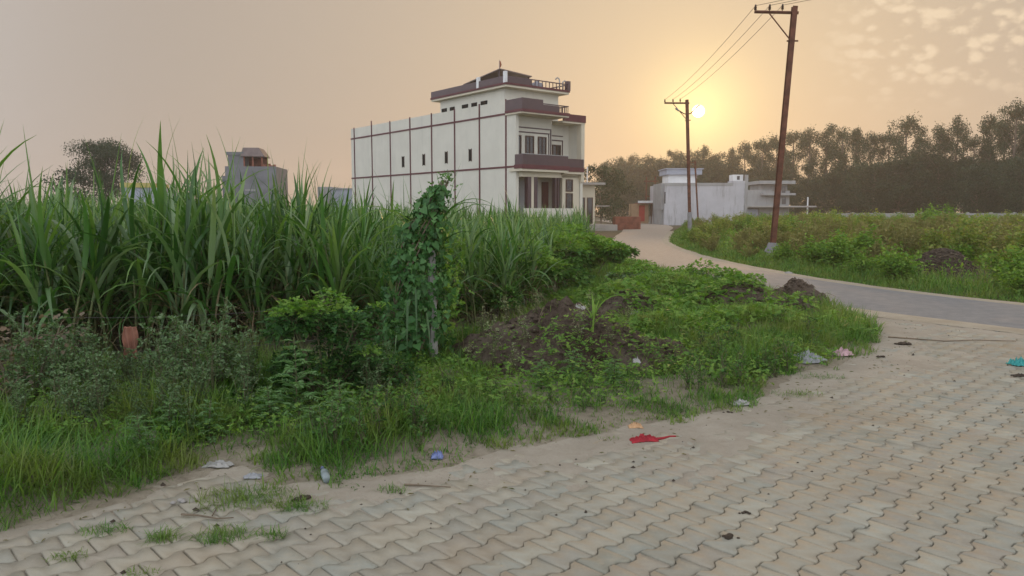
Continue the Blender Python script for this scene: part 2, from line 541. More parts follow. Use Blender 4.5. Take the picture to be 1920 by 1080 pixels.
tar = t.mix(t.smooth(n3, 0.35, 0.7), (0.170, 0.170, 0.174), (0.221, 0.217, 0.212))
tar = t.mix(t.math('MULTIPLY', t.smooth(n2, 0.5, 0.7), 0.4), tar, (0.128, 0.128, 0.128))
dust = t.mix(t.smooth(n3, 0.3, 0.7), (0.289, 0.234, 0.187), (0.357, 0.297, 0.242))
far = t.smooth(t.math('ADD', sx.outputs[1], t.math('MULTIPLY', n1, 8)), 20.0, 26.0)
col = t.mix(t.math('MAXIMUM', far, t.math('MULTIPLY', t.smooth(n1, 0.52, 0.72), 0.25)), tar, dust)
t.put(col, t.b.inputs['Base Color']); t.b.inputs['Roughness'].default_value = 0.85
t.bump(t.math('ADD', n2, n3), 0.35, 0.01)
M['road'] = t.m
struct('road', np_mesh('road', V, [np.stack([ii[:-1, :-1], ii[:-1, 1:], ii[1:, 1:], ii[1:, :-1]], -1).reshape(-1, 4)], True), M['road'])

# sandy shoulders of the road
t = NT('shoulder_sand'); p = t.pos()
n1 = t.noise(2.2, 6, 0.65, p); n2 = t.noise(40, 4, 0.7, p)
col = t.mix(t.smooth(n1, 0.35, 0.65), (0.315, 0.264, 0.191), (0.374, 0.323, 0.246))
col = t.mix(t.math('MULTIPLY', t.smooth(n2, 0.55, 0.75), 0.5), col, (0.170, 0.136, 0.093))
t.put(col, t.b.inputs['Base Color']); t.b.inputs['Roughness'].default_value = 0.95; t.bump(t.math('ADD', n2, n1), 0.5, 0.015)
M['sand'] = t.m


def strip(name, line, w0, w1, z, m):
    L = resample(chaikin(line), 120); T = np.gradient(L, axis=0); T /= np.linalg.norm(T, axis=1)[:, None]; N = np.c_[-T[:, 1], T[:, 0]]
    cols = []
    ks = np.linspace(0, 1, 6)
    for k in ks:
        o = w0 + (w1 - w0) * k
        jit = 0.22 * (fbm(L[:, 0] * 1.5 + 5 * k, L[:, 1] * 1.5, 3) - 0.5) if k in (0, 1) else 0
        cols.append(np.c_[L + N * (o + jit)[:, None] if k in (0, 1) else L + N * o, z + 0.02 * np.sin(math.pi * k) + 0 * L[:, :1]])
    V = np.stack(cols, 1).reshape(-1, 3); i = np.arange(len(V)).reshape(len(L), len(ks))
    return struct(name, np_mesh(name, V, [np.stack([i[:-1, :-1], i[1:, :-1], i[1:, 1:], i[:-1, 1:]], -1).reshape(-1, 4)], True), m)


strip('road_shoulder_left', ROAD_LEFT[:9], -0.12, 0.45, 0.006, M['sand'])
strip('road_shoulder_right', ROAD_RIGHT[:12], -0.38, 0.10, 0.005, M['sand'])

# ------------------------------------------------------------------ paving of interlocking zigzag blocks
PL, PW, PA = 0.195, 0.150, 0.0155
PANG = R(43.7)
PO = np.array([0.124, 3.317]); PU = np.array([math.cos(PANG), math.sin(PANG)]); PV = np.array([math.sin(PANG), -math.cos(PANG)])


def wave(u):                                             # trapezoid wave of the long edges
    x = (u / PL) % 1.0; x = min(x, 1 - x)
    return -PA + 2 * PA * min(max((x - 0.17) / 0.17, 0), 1)


def paver_outline(g=0.0038):
    us = [0, 0.17, 0.34, 0.5, 0.66, 0.83, 1.0]
    top = [(g + q * (PL - 2 * g), wave(q * PL) + g) for q in us]
    bot = [(g + q * (PL - 2 * g), PW + wave((q + 0.5) * PL) - g) for q in us]
    return top + bot[::-1]                               # u right, v "down the row"


def paver_geo(seed):
    rs = random.Random(seed)
    out = [(u - PL / 2 + rs.uniform(-.0022, .0022), -(v - PW / 2) + rs.uniform(-.0022, .0022)) for u, v in paver_outline()][::-1]
    n = len(out); V = []
    for (sc, z) in ((1.0, -0.05), (1.0, -0.006), (0.955, 0.0)):
        V += [(u * sc, v * (sc - (1 - sc) * 0.35), z) for u, v in out]
    Fs = []
    for a in (0, 1):
        for i in range(n): Fs.append((a * n + i, a * n + (i + 1) % n, (a + 1) * n + (i + 1) % n, (a + 1) * n + i))
    tf = [tuple(range(2 * n, 3 * n))]
    return np.array(V), np.array(Fs), np.array(tf)


t = NT('paver_concrete'); p = t.pos()
r = t.rnd()
rp = t.node('ShaderNodeValToRGB'); e = rp.color_ramp.elements
e[0].color = (0.273, 0.264, 0.214, 1); e[1].color = (0.372, 0.357, 0.293, 1)
for q, c in ((0.25, (0.323, 0.286, 0.231)), (0.5, (0.295, 0.295, 0.251)), (0.75, (0.341, 0.308, 0.243))):
    k = e.new(q); k.color = (*c, 1)
t.l.new(r, rp.inputs[0])
n1 = t.noise(1.1, 6, 0.6, p); n2 = t.noise(70, 4, 0.75, p); n3 = t.noise(9, 5, 0.65, p)
col = t.mix(t.math('MULTIPLY', t.smooth(n2, 0.52, 0.72), 0.35), rp.outputs[0], (0.210, 0.196, 0.157))
col = t.mix(t.math('MULTIPLY', t.smooth(n3, 0.45, 0.68), 0.45), col, (0.391, 0.343, 0.260))
col = t.mix(t.math('MULTIPLY', t.smooth(n1, 0.45, 0.7), 0.6), col, (0.372, 0.321, 0.239))
n4 = t.noise(0.55, 6, 0.7, p)
col = t.mix(t.math('MULTIPLY', t.smooth(n4, 0.5, 0.66), 0.55), col, (0.273, 0.218, 0.152))
t.put(col, t.b.inputs['Base Color']); t.b.inputs['Roughness'].default_value = 0.88; t.b.inputs['Specular IOR Level'].default_value = 0.25
t.bump(t.math('ADD', t.math('MULTIPLY', n2, 0.6), n3), 0.35, 0.006)
M['paver'] = t.m
M['joint'] = soil_mat('joint_soil', (0.10, 0.085, 0.068), (0.13, 0.11, 0.085), (0.07, 0.06, 0.045), 40, 0.4, 0.01)

PAVED = [(-8, 1.2)] + [(x, y + 0.0) for x, y in VERGE_EDGE] + [(5.05, 12.2), (6.3, 10.1), (8.1, 7.3), (10.4, 4.2), (13.5, 1.2)]
xs = np.array(PAVED)
bed = struct('pavement', np_mesh('pavement', np.r_[np.c_[xs, np.full(len(xs), -0.032)]], [np.arange(len(xs))[::-1][None, :]]), M['joint'])
spots = []
for rI in range(-70, 80):
    for cI in range(-70, 80):
        u = (cI + 0.5 + 0.5 * (rI % 2)) * PL; v = (rI + 0.5) * PW
        c = PO + PU * u + PV * v
        if c[1] < 2.0 or c[1] > 12.6 or abs(c[0]) > 9: continue
        spots.append((c[0], c[1], rI % 2))
SP = np.array(spots)
ok = inside(SP, PAVED) | (dist_line(SP, VERGE_EDGE) < 0.35)
ok &= np.abs(SP[:, 0]) < SP[:, 1] * 0.78 + 1.2
SP = SP[ok]
protos = [[paver_geo(10 * k + 3) for k in range(12)]]
RM = np.array([[PU[0], -PV[0]], [PU[1], -PV[1]]])
meshes = []
for V, Fs, tf in protos[0]:
    meshes.append(np_mesh('paver', V * np.array([1, 1, 1]), [Fs, tf]))
vis = (SP[:, 1] > 3.05) & (np.abs(SP[:, 0]) < SP[:, 1] * 0.69)
vis &= ~inside(SP, VERGE_POLY)
clear = dist_line(SP, VERGE_EDGE) > 0.25
order = np.argsort(np.hypot(SP[:, 0], SP[:, 1]) + 100 * ~(vis & clear))
near = set(order[:300].tolist())
SV, SF, ST = [], [], []; off = 0
mrot = math.atan2(PU[1], PU[0])
for i, (x, y, par) in enumerate(SP):
    z = RS.normal(0, 0.0024) - (0.006 if RS.rand() < .04 else 0); tx, ty = RS.normal(0, 0.011, 2)
    k = RS.randint(12)
    if i in near:
        o = obj('paver', meshes[k], M['paver'], bed)
        m4 = Matrix.Translation((x, y, z)) @ Matrix.Rotation(mrot, 4, 'Z') @ Matrix.Rotation(tx, 4, 'X') @ Matrix.Rotation(ty, 4, 'Y')
        o.matrix_local = m4
    else:
        V, Fs, tf = protos[0][k]
        q = V[:, :2] @ RM.T + np.array([x, y])
        SV.append(np.c_[q, V[:, 2] + z + V[:, 0] * ty + V[:, 1] * tx]); SF.append(Fs + off); ST.append(tf + off); off += len(V)
stuff('paver_field', np_mesh('paver_field', np.concatenate(SV), [np.concatenate(SF), np.concatenate(ST)]), M['paver'], parent=bed)

# blown dust and sand lying over the blocks, thickest along the verge
X, Y, Fq = grid(-6.0, 8.8, 2.0, 12.6, 0.036)
P2 = np.c_[X, Y]
d = dist_line(P2, VERGE_EDGE)
cov = np.clip(1.0 - d / ((0.75 + 0.9 * fbm(X * 0.5 + 3, Y * 0.5, 2)) * np.interp(X, [-2.2, -0.8, 0.3], [0.12, 0.5, 1.0])), -0.2, 1) + 0.55 * (fbm(X * 1.3 + 8, Y * 1.3, 3) - 0.55)
cov = np.maximum(cov, np.clip((Y - 6.0) * 0.17 - 0.05, -1, 0.52))
cov = np.maximum(cov, np.clip(1.3 - dist_line(P2, ROAD_LEFT) / 1.0, -1, 0.75))
n = fbm(X * 5.1, Y * 5.1, 5, 0.65)
rut = 0.5 + 0.5 * np.sin((X * PU[1] - Y * PU[0]) * 0 + (Y - 0.35 * X) * 24 + 4 * fbm(X * 0.8, Y * 0.8, 2))
Z = -0.0110 + 0.018 * cov + 0.020 * (n - 0.5) + 0.0015 * rut * np.clip(cov, 0, 1)
Z = np.minimum(Z, 0.004 + 0.007 * (fbm(X * 9, Y * 9, 4) - 0.4) + 0.0012 * rut)
keep = inside(P2, PAVED) | (d < 0.1)
Fq = Fq[keep[Fq].all(1)]
t = NT('paving_dust'); p = t.pos()
n1 = t.noise(1.5, 6, 0.65, p); n2 = t.noise(60, 4, 0.7, p); n3 = t.noise(11, 5, 0.7, p)
col = t.mix(t.smooth(n1, 0.35, 0.65), (0.315, 0.276, 0.221), (0.383, 0.340, 0.276))
col = t.mix(t.math('MULTIPLY', t.smooth(n3, 0.48, 0.72), 0.55), col, (0.289, 0.242, 0.187))
col = t.mix(t.math('MULTIPLY', t.smooth(n2, 0.58, 0.75), 0.5), col, (0.187, 0.153, 0.119))
t.put(col, t.b.inputs['Base Color']); t.b.inputs['Roughness'].default_value = 0.95; t.b.inputs['Specular IOR Level'].default_value = 0.15
t.bump(t.math('ADD', n2, n3), 0.6, 0.012)
M['dust'] = t.m
stuff('dust', np_mesh('dust', np.c_[X, Y, Z], [Fq], True), M['dust'], 'pale sandy dust blown over the paving blocks', 'dust')
# ================================================================== buildings
M['cream'] = plain('cream_plaster', (0.60, 0.578, 0.505), 0.85, 0.04, 0.7, 0.05, 30, stain=((0.45, 0.44, 0.40), 0.3))
M['cream_warm'] = plain('cream_front_plaster', (0.58, 0.53, 0.42), 0.85, 0.05, 0.7, 0.05, 30)
M['maroon'] = plain('maroon_paint', (0.10, 0.028, 0.036), 0.6, 0.12, 2, 0.05)
M['maroon_dark'] = plain('maroon_tile', (0.05, 0.022, 0.03), 0.35, 0.12, 2, 0.03, spec=0.5)
M['dark_glass'] = plain('dark_glass', (0.018, 0.018, 0.022), 0.12, 0.1, 2, 0, spec=0.6)
M['opening'] = plain('dark_opening', (0.012, 0.013, 0.013), 0.9, 0.1, 2, 0, spec=0.1)
M['frame_wood'] = plain('window_wood', (0.06, 0.028, 0.02), 0.5, 0.2, 3, 0.05)
M['shutter'] = plain('grey_shutter', (0.36, 0.36, 0.37), 0.5, 0.06, 2, 0.05)
M['steel'] = plain('grey_steel', (0.30, 0.30, 0.30), 0.4, 0.1, 3, 0.03, metal=0.6)
M['tank_grey'] = plain('tank_plastic', (0.20, 0.20, 0.23), 0.5, 0.1, 2, 0)
M['tin'] = plain('tin_sheet', (0.16, 0.125, 0.12), 0.55, 0.15, 2, 0.1, metal=0.2)
M['flag'] = plain('flag_cloth', (0.30, 0.10, 0.05), 0.8, 0.1, 2, 0)
M['white_wall'] = plain('weathered_white_wall', (0.46, 0.455, 0.48), 0.9, 0.08, 0.5, 0.06, 20, stain=((0.22, 0.21, 0.20), 0.9))
M['grey_wall'] = plain('grey_plaster', (0.31, 0.31, 0.31), 0.9, 0.1, 0.6, 0.06, 20, stain=((0.22, 0.21, 0.2), 0.6))
M['blue_wall'] = plain('pale_blue_wall', (0.33, 0.355, 0.42), 0.9, 0.07, 0.6, 0.06, 20, stain=((0.28, 0.29, 0.32), 0.5))
M['raw_block'] = plain('raw_grey_blockwork', (0.17, 0.175, 0.19), 0.95, 0.14, 1.2, 0.3, 8, stain=((0.2, 0.2, 0.2), 0.5))
M['yellow_wall'] = plain('yellow_plaster', (0.45, 0.38, 0.13), 0.9, 0.1, 0.6, 0.06)
M['brick'] = plain('red_brick', (0.22, 0.085, 0.06), 0.95, 0.25, 2.5, 0.3, 12)
M['red_paint'] = plain('red_paint', (0.42, 0.05, 0.04), 0.6, 0.1, 2, 0.05)
M['tan_wall'] = plain('tan_plaster', (0.40, 0.27, 0.17), 0.9, 0.1, 1, 0.05)
M['white_paint'] = plain('white_paint', (0.68, 0.68, 0.68), 0.7, 0.06, 1, 0.03)
M['concrete'] = plain('concrete', (0.34, 0.32, 0.30), 0.9, 0.12, 2, 0.2, 15)


def window(parent, x0, x1, z0, z1, y=-0.02, name='window', mull=1, fw=0.06):
    """recess-like dark pane with wooden frame standing just proud of a local y=0 face"""
    pane = MB().box(x0 + fw, x1 - fw, y - 0.012, y + 0.06, z0 + fw, z1 - fw).build(name, M['dark_glass'], parent)
    f = MB()
    f.box(x0, x0 + fw, y - 0.05, y + 0.05, z0, z1); f.box(x1 - fw, x1, y - 0.05, y + 0.05, z0, z1)
    f.box(x0 + fw, x1 - fw, y - 0.048, y + 0.05, z0, z0 + fw); f.box(x0 + fw, x1 - fw, y - 0.048, y + 0.05, z1 - fw, z1)
    for k in range(mull):
        c = x0 + (x1 - x0) * (k + 1) / (mull + 1); f.box(c - 0.02, c + 0.02, y - 0.045, y + 0.03, z0 + fw, z1 - fw)
    f.build('window_frame', M['frame_wood'], pane)
    return pane


BLD = thing('villa', 'three storey cream house with maroon grid lines and balconies behind the sugarcane', 'house', (0.235, 46.7, 0), R(38.7))
W, D = 5.75, 22.1
b = MB()                                                  # shell: side wall to parapet height, lower front parts set back
b.box(0, 0.23, 0, D, -0.05, 7.55)                         # camera side wall
b.box(0.002, 0.22, 0.9, D - .002, 7.55, 8.43)             # its parapet
b.box(0.23, W, D - 0.23, D, -0.05, 8.2)                   # back
b.box(W - 0.23, W, 0.0, D - 0.23, -0.05, 7.62)            # far side
b.box(0.23, 3.45, 0.55, 0.8, 3.9, 7.5)                    # first floor front, projecting bay
b.box(3.45, W - 0.23, 1.15, 1.4, 3.9, 7.3)                # first floor front, recessed bay
b.box(3.2, 3.45, 0.8, 1.4, 3.9, 7.4)
b.box(0.23, W - 0.23, 1.6, 1.85, -0.05, 3.9)              # ground floor front, deep veranda
b.box(0.23, W - .23, 1.85, D - .23, 7.3, 7.5)             # roof
b.build('wall', M['cream'], BLD)
MB().box(0.23, W - .23, 0.1, D - .3, 3.75, 3.9).build('floor_slab', M['cream_warm'], BLD)
m = MB().box(-0.3, W + 0.1, -0.5, 1.6, -0.05, 0.55).box(0.2, 4.4, -0.75, -0.5, -0.05, 1.75).build('plinth', M['cream'], BLD)
for y in (21.47, 18.43, 15.46, 12.49, 9.53, 6.63, 3.76, 0.96):
    top = 8.78 if abs(y - 18.43) < .1 else 8.5
    MB().box(-0.05, 0.0, y - 0.05, y + 0.05, 0.0, top).build('batten', M['maroon'], BLD)
MB().box(-0.042, 0.0, 0.0, D, 4.27, 4.38).build('string_band', M['maroon'], BLD)
MB().box(-0.042, 0.0, 0.0, D, 7.55, 7.66).build('string_band', M['maroon'], BLD)
for y in (13.55, 10.62, 7.68, 4.81):
    s = MB().box(-0.02, 0.03, y - 0.13, y + 0.13, 4.9, 5.67).build('window', M['opening'], BLD)
    MB().box(-0.035, -0.005, y - 0.17, y - 0.132, 4.86, 5.71).box(-0.035, -0.005, y + 0.132, y + 0.17, 4.86, 5.71).build('window_frame', M['frame_wood'], s)
# top storey room
mu = MB()
mu.box(0.003, 0.21, 1.15, 8.4, 7.52, 9.2); mu.box(0.21, 4.55, 1.15, 1.36, 7.5, 9.2); mu.box(4.34, 4.55, 1.36, 8.4, 7.5, 9.2); mu.box(0.21, 4.34, 8.2, 8.4, 7.5, 9.2)
mu.build('upper_room_wall', M['cream'], BLD)
for y0, y1 in ((7.57, 8.22), (6.62, 7.2), (5.04, 5.76), (4.03, 4.67), (2.91, 3.63)):
    v = MB().box(-0.015, 0.02, y0, y1, 8.42, 8.66).build('vent', M['opening'], BLD)
    MB().box(-0.028, 0.0, y0 + .3, y0 + .33, 8.42, 8.66).build('vent_bar', M['frame_wood'], v)
ev = MB().box(-0.35, 4.95, 0.55, 9.0, 9.2, 9.34).build('eave', M['cream_warm'], BLD)
pa = MB()
for x0, x1, y0, y1 in ((-0.40, -0.28, 0.5, 9.05), (-0.28, 5.0, 0.5, 0.62), (4.88, 5.0, 0.62, 9.05), (-0.28, 4.88, 8.93, 9.05)):
    pa.box(x0, x1, y0, y1, 9.33, 9.46)
pa.build('coping_band', M['maroon'], BLD)
g = MB()
for x0, x1, y0, y1 in ((-0.37, -0.33, 0.55, 9.0), (-0.33, 1.7, 0.55, 0.59)):
    g.box(x0, x1, y0, y1, 9.46, 9.86)
g.build('railing', M['maroon_dark'], BLD)
MB().box(1.7, 4.95, 0.54, 0.60, 9.80, 9.86).box(4.90, 4.96, 0.60, 9.0, 9.80, 9.86).build('top_rail', M['maroon_dark'], BLD)
for k in range(11): MB().box(1.72 + k * 0.3, 1.76 + k * 0.3, 0.55, 0.59, 9.46, 9.80).build('baluster', M['maroon_dark'], BLD)
for k in range(10): MB().box(4.91, 4.95, 0.9 + k * 0.8, 0.94 + k * 0.8, 9.46, 9.80).build('baluster', M['maroon_dark'], BLD)
for x, y in ((-0.36, 0.6), (-0.36, 3.4)):
    MB().box(x - 0.07, x + 0.10, y - 0.1, y + 0.12, 9.44, 10.12).build('railing_post', M['white_paint'], BLD)
MB().box(4.75, 5.02, 0.48, 0.75, 9.44, 10.05).build('railing_post', M['maroon_dark'], BLD)
# sloping shade roof on its own posts
cp = MB().add([(0.0, 1.6, 10.42), (2.9, 1.9, 10.30), (2.9, 5.6, 9.95), (0.0, 5.6, 9.95), (0.0, 1.6, 10.48), (2.9, 1.9, 10.36), (2.9, 5.6, 10.01), (0.0, 5.6, 10.01)],
              [(3, 2, 1, 0), (4, 5, 6, 7), (0, 1, 5, 4), (1, 2, 6, 5), (2, 3, 7, 6), (3, 0, 4, 7)]).build('shade_roof', M['tin'], BLD)
for x_, y_, z_ in ((.1, 1.8, 10.42), (2.7, 2.0, 10.31), (.1, 5.3, 9.96), (2.7, 5.3, 9.96)): MB().box(x_, x_ + .06, y_, y_ + .06, 9.34, z_).build('shade_post', M['maroon_dark'], cp)
MB().box(0.3, 2.4, 5.0, 5.1, 9.34, 9.92).build('shade_screen', M['tin'], cp)
# street front: balconies, openings
s2 = MB(); s2.box(-0.12, 3.75, -0.75, 0.9, 7.50, 7.62); s2.box(3.75, W + .02, -0.15, 1.2, 7.25, 7.38)
s2.build('balcony_soffit', M['cream_warm'], BLD)
s2 = MB(); s2.box(-0.16, 3.8, -0.80, -0.68, 7.58, 7.76); s2.box(3.8, W + .05, -0.2, -0.1, 7.36, 7.82); s2.box(-0.16, -0.1, -0.68, 0.9, 7.6, 7.76)
s2.build('coping_band', M['maroon'], BLD)
r2 = MB(); r2.box(-0.10, 1.6, -0.72, -0.66, 7.76, 8.42); r2.box(1.6, 3.0, -0.70, -0.68, 7.76, 8.14); r2.box(-0.08, -0.04, -0.66, 0.9, 7.76, 8.42)
r2.build('railing', M['maroon_dark'], BLD)
MB().box(1.6, 3.76, -0.72, -0.66, 8.16, 8.22).box(3.70, 3.76, -0.66, 1.1, 8.16, 8.22).build('top_rail', M['maroon_dark'], BLD)
for k in range(5): MB().box(3.1 + k * .15, 3.13 + k * .15, -0.71, -0.67, 7.76, 8.16).build('baluster', M['maroon_dark'], BLD)
for k in range(6): MB().box(3.71, 3.75, -0.4 + k * .27, -0.37 + k * .27, 7.76, 8.16).build('baluster', M['maroon_dark'], BLD)
MB().box(W - .28, W + .02, -0.12, 0.3, 3.5, 7.8).build('end_fin', M['cream_warm'], BLD)
s1 = MB(); s1.box(-0.10, 3.75, -0.75, 0.55, 4.02, 4.2); s1.box(3.75, W - .28, -0.35, 1.15, 3.98, 4.16); s1.box(0.24, 3.5, -0.3, 0.5, 3.7, 4.02)
s1.build('balcony_soffit', M['cream_warm'], BLD)
s1 = MB(); s1.box(-0.14, 3.8, -0.80, -0.7, 4.16, 4.42); s1.box(3.8, W - .25, -0.4, -0.3, 4.12, 4.40); s1.box(-0.14, -0.06, -0.7, 0.0, 4.18, 4.42)
s1.build('coping_band', M['maroon'], BLD)
r1 = MB(); r1.box(-0.08, 3.72, -0.74, -0.70, 4.42, 5.05); r1.box(3.68, 3.72, -0.7, -0.35, 4.42, 5.05); r1.box(3.72, W - .28, -0.37, -0.33, 4.40, 4.95); r1.box(-0.08, -0.04, -0.7, 0.0, 4.42, 5.05)
r1.build('railing', M['maroon_dark'], BLD)
hr = MB().box(-0.1, 3.75, -0.77, -0.68, 5.05, 5.09).build('handrail', M['steel'], BLD)
for (x0, x1, yy) in ((0.28, 0.85, 0.55), (1.2, 1.9, 0.55), (2.25, 2.95, 0.55)):
    window(BLD, x0, x1, 4.3, 6.32, yy - 0.02, mull=1)
window(BLD, 4.0, 4.75, 4.3, 5.95, 1.12)
tr = MB()
tr.box(0.25, 3.22, 0.50, 0.548, 6.50, 6.57); tr.box(0.25, 3.38, 0.50, 0.548, 6.78, 6.85); tr.box(3.31, 3.38, 0.50, 0.548, 4.3, 6.78); tr.box(3.15, 3.2, 0.5, 0.548, 4.3, 6.5)
tr.box(3.6, 4.95, 1.10, 1.148, 6.2, 6.27); tr.box(3.6, 4.95, 1.10, 1.148, 6.5, 6.56); tr.box(4.9, 4.95, 1.1, 1.148, 4.3, 6.2)
tr.build('moulding', M['maroon_dark'], BLD)
# ground floor
for x0, x1 in ((0.75, 1.05), (1.3, 1.55), (3.05, 3.2), (3.28, 3.42)):
    MB().box(x0, x1, -0.25, 0.05, 0.55, 3.7).build('pillar', M['maroon_dark'], BLD)
MB().box(1.06, 1.29, -0.22, 0.03, 0.55, 3.7).build('pillar', M['cream_warm'], BLD)
sh = MB()
for k in range(22): sh.box(1.5, 3.1, 1.5 - 0.02 * (k % 2), 1.59, 0.6 + k * 0.135, 0.6 + k * 0.135 + 0.13)
sh.build('shutter', M['shutter'], BLD)
MB().box(0.26, 0.74, 1.48, 1.59, 0.6, 3.5).build('door', M['shutter'], BLD)
dr = MB().box(3.5, 3.95, 1.4, 1.59, 0.55, 3.5).build('door', M['maroon'], BLD)
MB().box(3.85, 3.89, 1.36, 1.4, 1.6, 1.8).build('handle', M['steel'], dr)
MB().box(4.0, W - .24, 0.1, 0.3, 0.5, 4.0).build('side_bay_wall', M['cream_warm'], BLD)
window(BLD, 4.3, 4.9, 2.85, 3.65, 0.09, mull=0); window(BLD, 4.3, 4.9, 1.5, 2.75, 0.09, mull=0)

# things standing on the roof
tk = thing('water_tank', 'grey plastic water tank on the cream house roof', 'water tank', (0, 0, 0), 0)


def on_house(lx, ly, lz):
    a = R(38.7); return (0.235 + lx * math.cos(a) - ly * math.sin(a), 46.7 + lx * math.sin(a) + ly * math.cos(a), lz)


tk.location = on_house(3.9, 2.6, 9.34)
MB().lathe([(0.42, 0), (0.45, 0.05), (0.45, 0.3), (0.43, 0.33), (0.45, 0.36), (0.45, 0.62), (0.38, 0.74), (0.16, 0.80)], n=14).build('tank_body', M['tank_grey'], tk, True)
MB().lathe([(0.15, 0.80), (0.15, 0.87), (0.05, 0.89)], n=12).build('lid', M['tank_grey'], tk)
ft = thing('flag', 'small dark flag on a thin pole above the cream house roof', 'flag', on_house(0.35, 2.1, 10.36))
MB().tube([(0, 0, 0), (0, 0, 0.75)], 0.015, 5).build('flagpole', M['steel'], ft)
MB().add([(0, 0, .72), (.08, .04, .66), (.14, .02, .45), (.05, .05, .25), (0.0, 0, .2), (0.01, 0.012, .72), (.09, .052, .66), (.15, .032, .45), (.06, .062, .25), (0.01, 0.012, .2)],
         [(0, 1, 2, 3, 4), (9, 8, 7, 6, 5), (0, 5, 6, 1), (1, 6, 7, 2), (2, 7, 8, 3), (3, 8, 9, 4), (4, 9, 5, 0)]).build('flag_cloth', M['flag'], ft)
vp = thing('vent_pipe', 'curved grey vent pipes at the cream house roof corner', 'pipe', on_house(4.6, 1.1, 9.34))
MB().tube([(0, 0, 0), (0, 0, .75), (-.03, 0, .9), (-.12, 0, .98), (-.22, 0, .95), (-.26, 0, .85)], 0.045, 7).build('pipe_bend', M['steel'], vp, True)
MB().tube([(.22, 0, 0), (.22, 0, .7), (.34, 0, .78), (.42, 0, .72)], 0.05, 7).build('pipe_bend', M['steel'], vp, True)

# annexe behind the house
an = thing('annexe', 'low cream outbuilding with flat overhanging roof right behind the cream house', 'building', (4.3, 62.5, 0), R(14))
MB().box(0, 2.75, 0, 6, 0.45, 3.75).build('wall', M['cream_warm'], an)
MB().box(-0.3, 3.45, -0.6, 6.3, 3.75, 3.93).build('roof', M['concrete'], an)
MB().box(-1.2, 4.2, -1.5, 6.2, -0.06, 0.45).build('plinth', M['concrete'], an)
MB().tube([(2.4, 1, 3.9), (2.4, 1, 5.3)], 0.05, 6).build('roof_pole', M['white_paint'], an)
for x0 in (1.35, 2.05):
    window(an, x0, x0 + 0.5, 0.5, 2.7, -0.02, 'door', 0)
MB().box(2.8, 4.0, -0.2, 0.3, 1.95, 2.03).build('ledge', M['concrete'], an)

# red brick stack at the bend
bs = thing('brick_stack', 'low block of stacked red bricks beside the road bend', 'brick stack', (8.75, 63.5, -0.05), R(4))
for k in range(11):
    mb = MB()
    for j in range(9): mb.box(j * 0.245, j * 0.245 + 0.235, 0.02 * (k % 2), 1.1 - 0.02 * (j % 2), k * 0.105, k * 0.105 + 0.095)
    mb.build('brick_course', M['brick'], bs)

# kiosk beyond it
kk = thing('roadside_kiosk', 'small tan shop hut with red panel and flat roof beyond the brick stack', 'kiosk', (14.6, 92, 0), R(-3))
MB().box(0, 2.1, 0, 2.6, -0.05, 2.45).build('wall', M['tan_wall'], kk)
MB().box(0.95, 1.65, -0.06, 0, 0.3, 2.25).build('door', M['red_paint'], kk)
MB().box(0.75, 3.6, -0.9, 2.8, 2.45, 2.58).build('roof', M['brick'], kk)
MB().box(0.7, 2.75, -0.97, -0.9, 2.52, 2.8).box(2.85, 3.7, -0.97, -0.9, 2.56, 2.72).build('sign_board', M['white_paint'], kk)
MB().box(3.4, 3.5, -0.8, -0.7, -0.05, 2.45).box(2.3, 2.42, -0.8, -0.7, -0.05, 2.45).build('post', M['frame_wood'], kk)
MB().box(2.3, 3.6, 0.2, 0.6, -0.05, 0.9).build('counter', M['white_paint'], kk)

# weathered white building
wb = thing('white_building', 'weathered white blank walled building with roof cabin behind the second power pole', 'building', (17.25, 85, 0), R(0))
MB().box(0, 9.35, 0, 9, -0.05, 4.62).box(7.7, 9.35, -0.02, 2.2, 4.62, 4.95).build('wall', M['white_wall'], wb)
MB().box(-0.35, 0, 0.3, 5, 1.7, 4.7).box(-0.28, -0.002, 0.6, 4.6, -0.05, 1.7).build('side_wall', M['grey_wall'], wb)
MB().box(-0.05, 0.1, -0.04, -0.001, 2.4, 3.7).build('window', M['dark_glass'], wb)
MB().box(0.9, 4.2, 2.5, 6, 4.62, 5.75).build('roof_cabin', M['white_paint'], wb)
MB().box(0.002, 7.69, -0.05, 0.25, 4.4, 4.72).build('coping', M['grey_wall'], wb)
MB().box(0.6, 4.7, 2.1, 6.4, 5.75, 6.35).box(0.45, 4.85, 2.0, 6.5, 6.35, 6.47).build('cabin_parapet', M['blue_wall'], wb)
tw = MB().box(7.75, 8.9, 0.3, 1.8, 4.96, 5.65).build('stair_head', M['white_paint'], wb)
MB().box(8.2, 8.5, 0.25, 0.3, 5.08, 5.5).build('window', M['dark_glass'], tw)
MB().box(9.05, 9.38, -0.06, 0.3, -0.05, 5.62).build('corner_pier', M['grey_wall'], wb)

sb = thing('grey_house', 'grey two storey house with balcony slabs right of the white building', 'house', (31.2, 101, 0), 0)
MB().box(0, 3.9, 0.5, 7, 1.95, 4.35).box(2.6, 6.1, 1.0, 6, 4.35, 5.4).box(2.2, 6.3, 0.6, 6, -0.05, 4.3).build('wall', M['grey_wall'], sb)
MB().box(1.9, 6.7, -0.3, 6.4, 5.15, 5.6).box(2.3, 6.7, -0.5, 1.2, 3.65, 3.95).build('balcony_slab', M['grey_wall'], sb)
MB().box(-0.1, 9.4, -0.9, 1.6, 2.05, 2.25).build('canopy', M['concrete'], sb)
MB().box(0.1, 2.0, 0.3, 0.5, -0.05, 1.85).build('shutter', M['blue_wall'], sb)
for x0, z0 in ((4.4, 4.0), (5.2, 4.0), (4.2, 2.5), (5.3, 2.5)):
    MB().box(x0, x0 + 0.5, 0.55, 0.62, z0, z0 + 0.95).build('window', M['dark_glass'], sb)
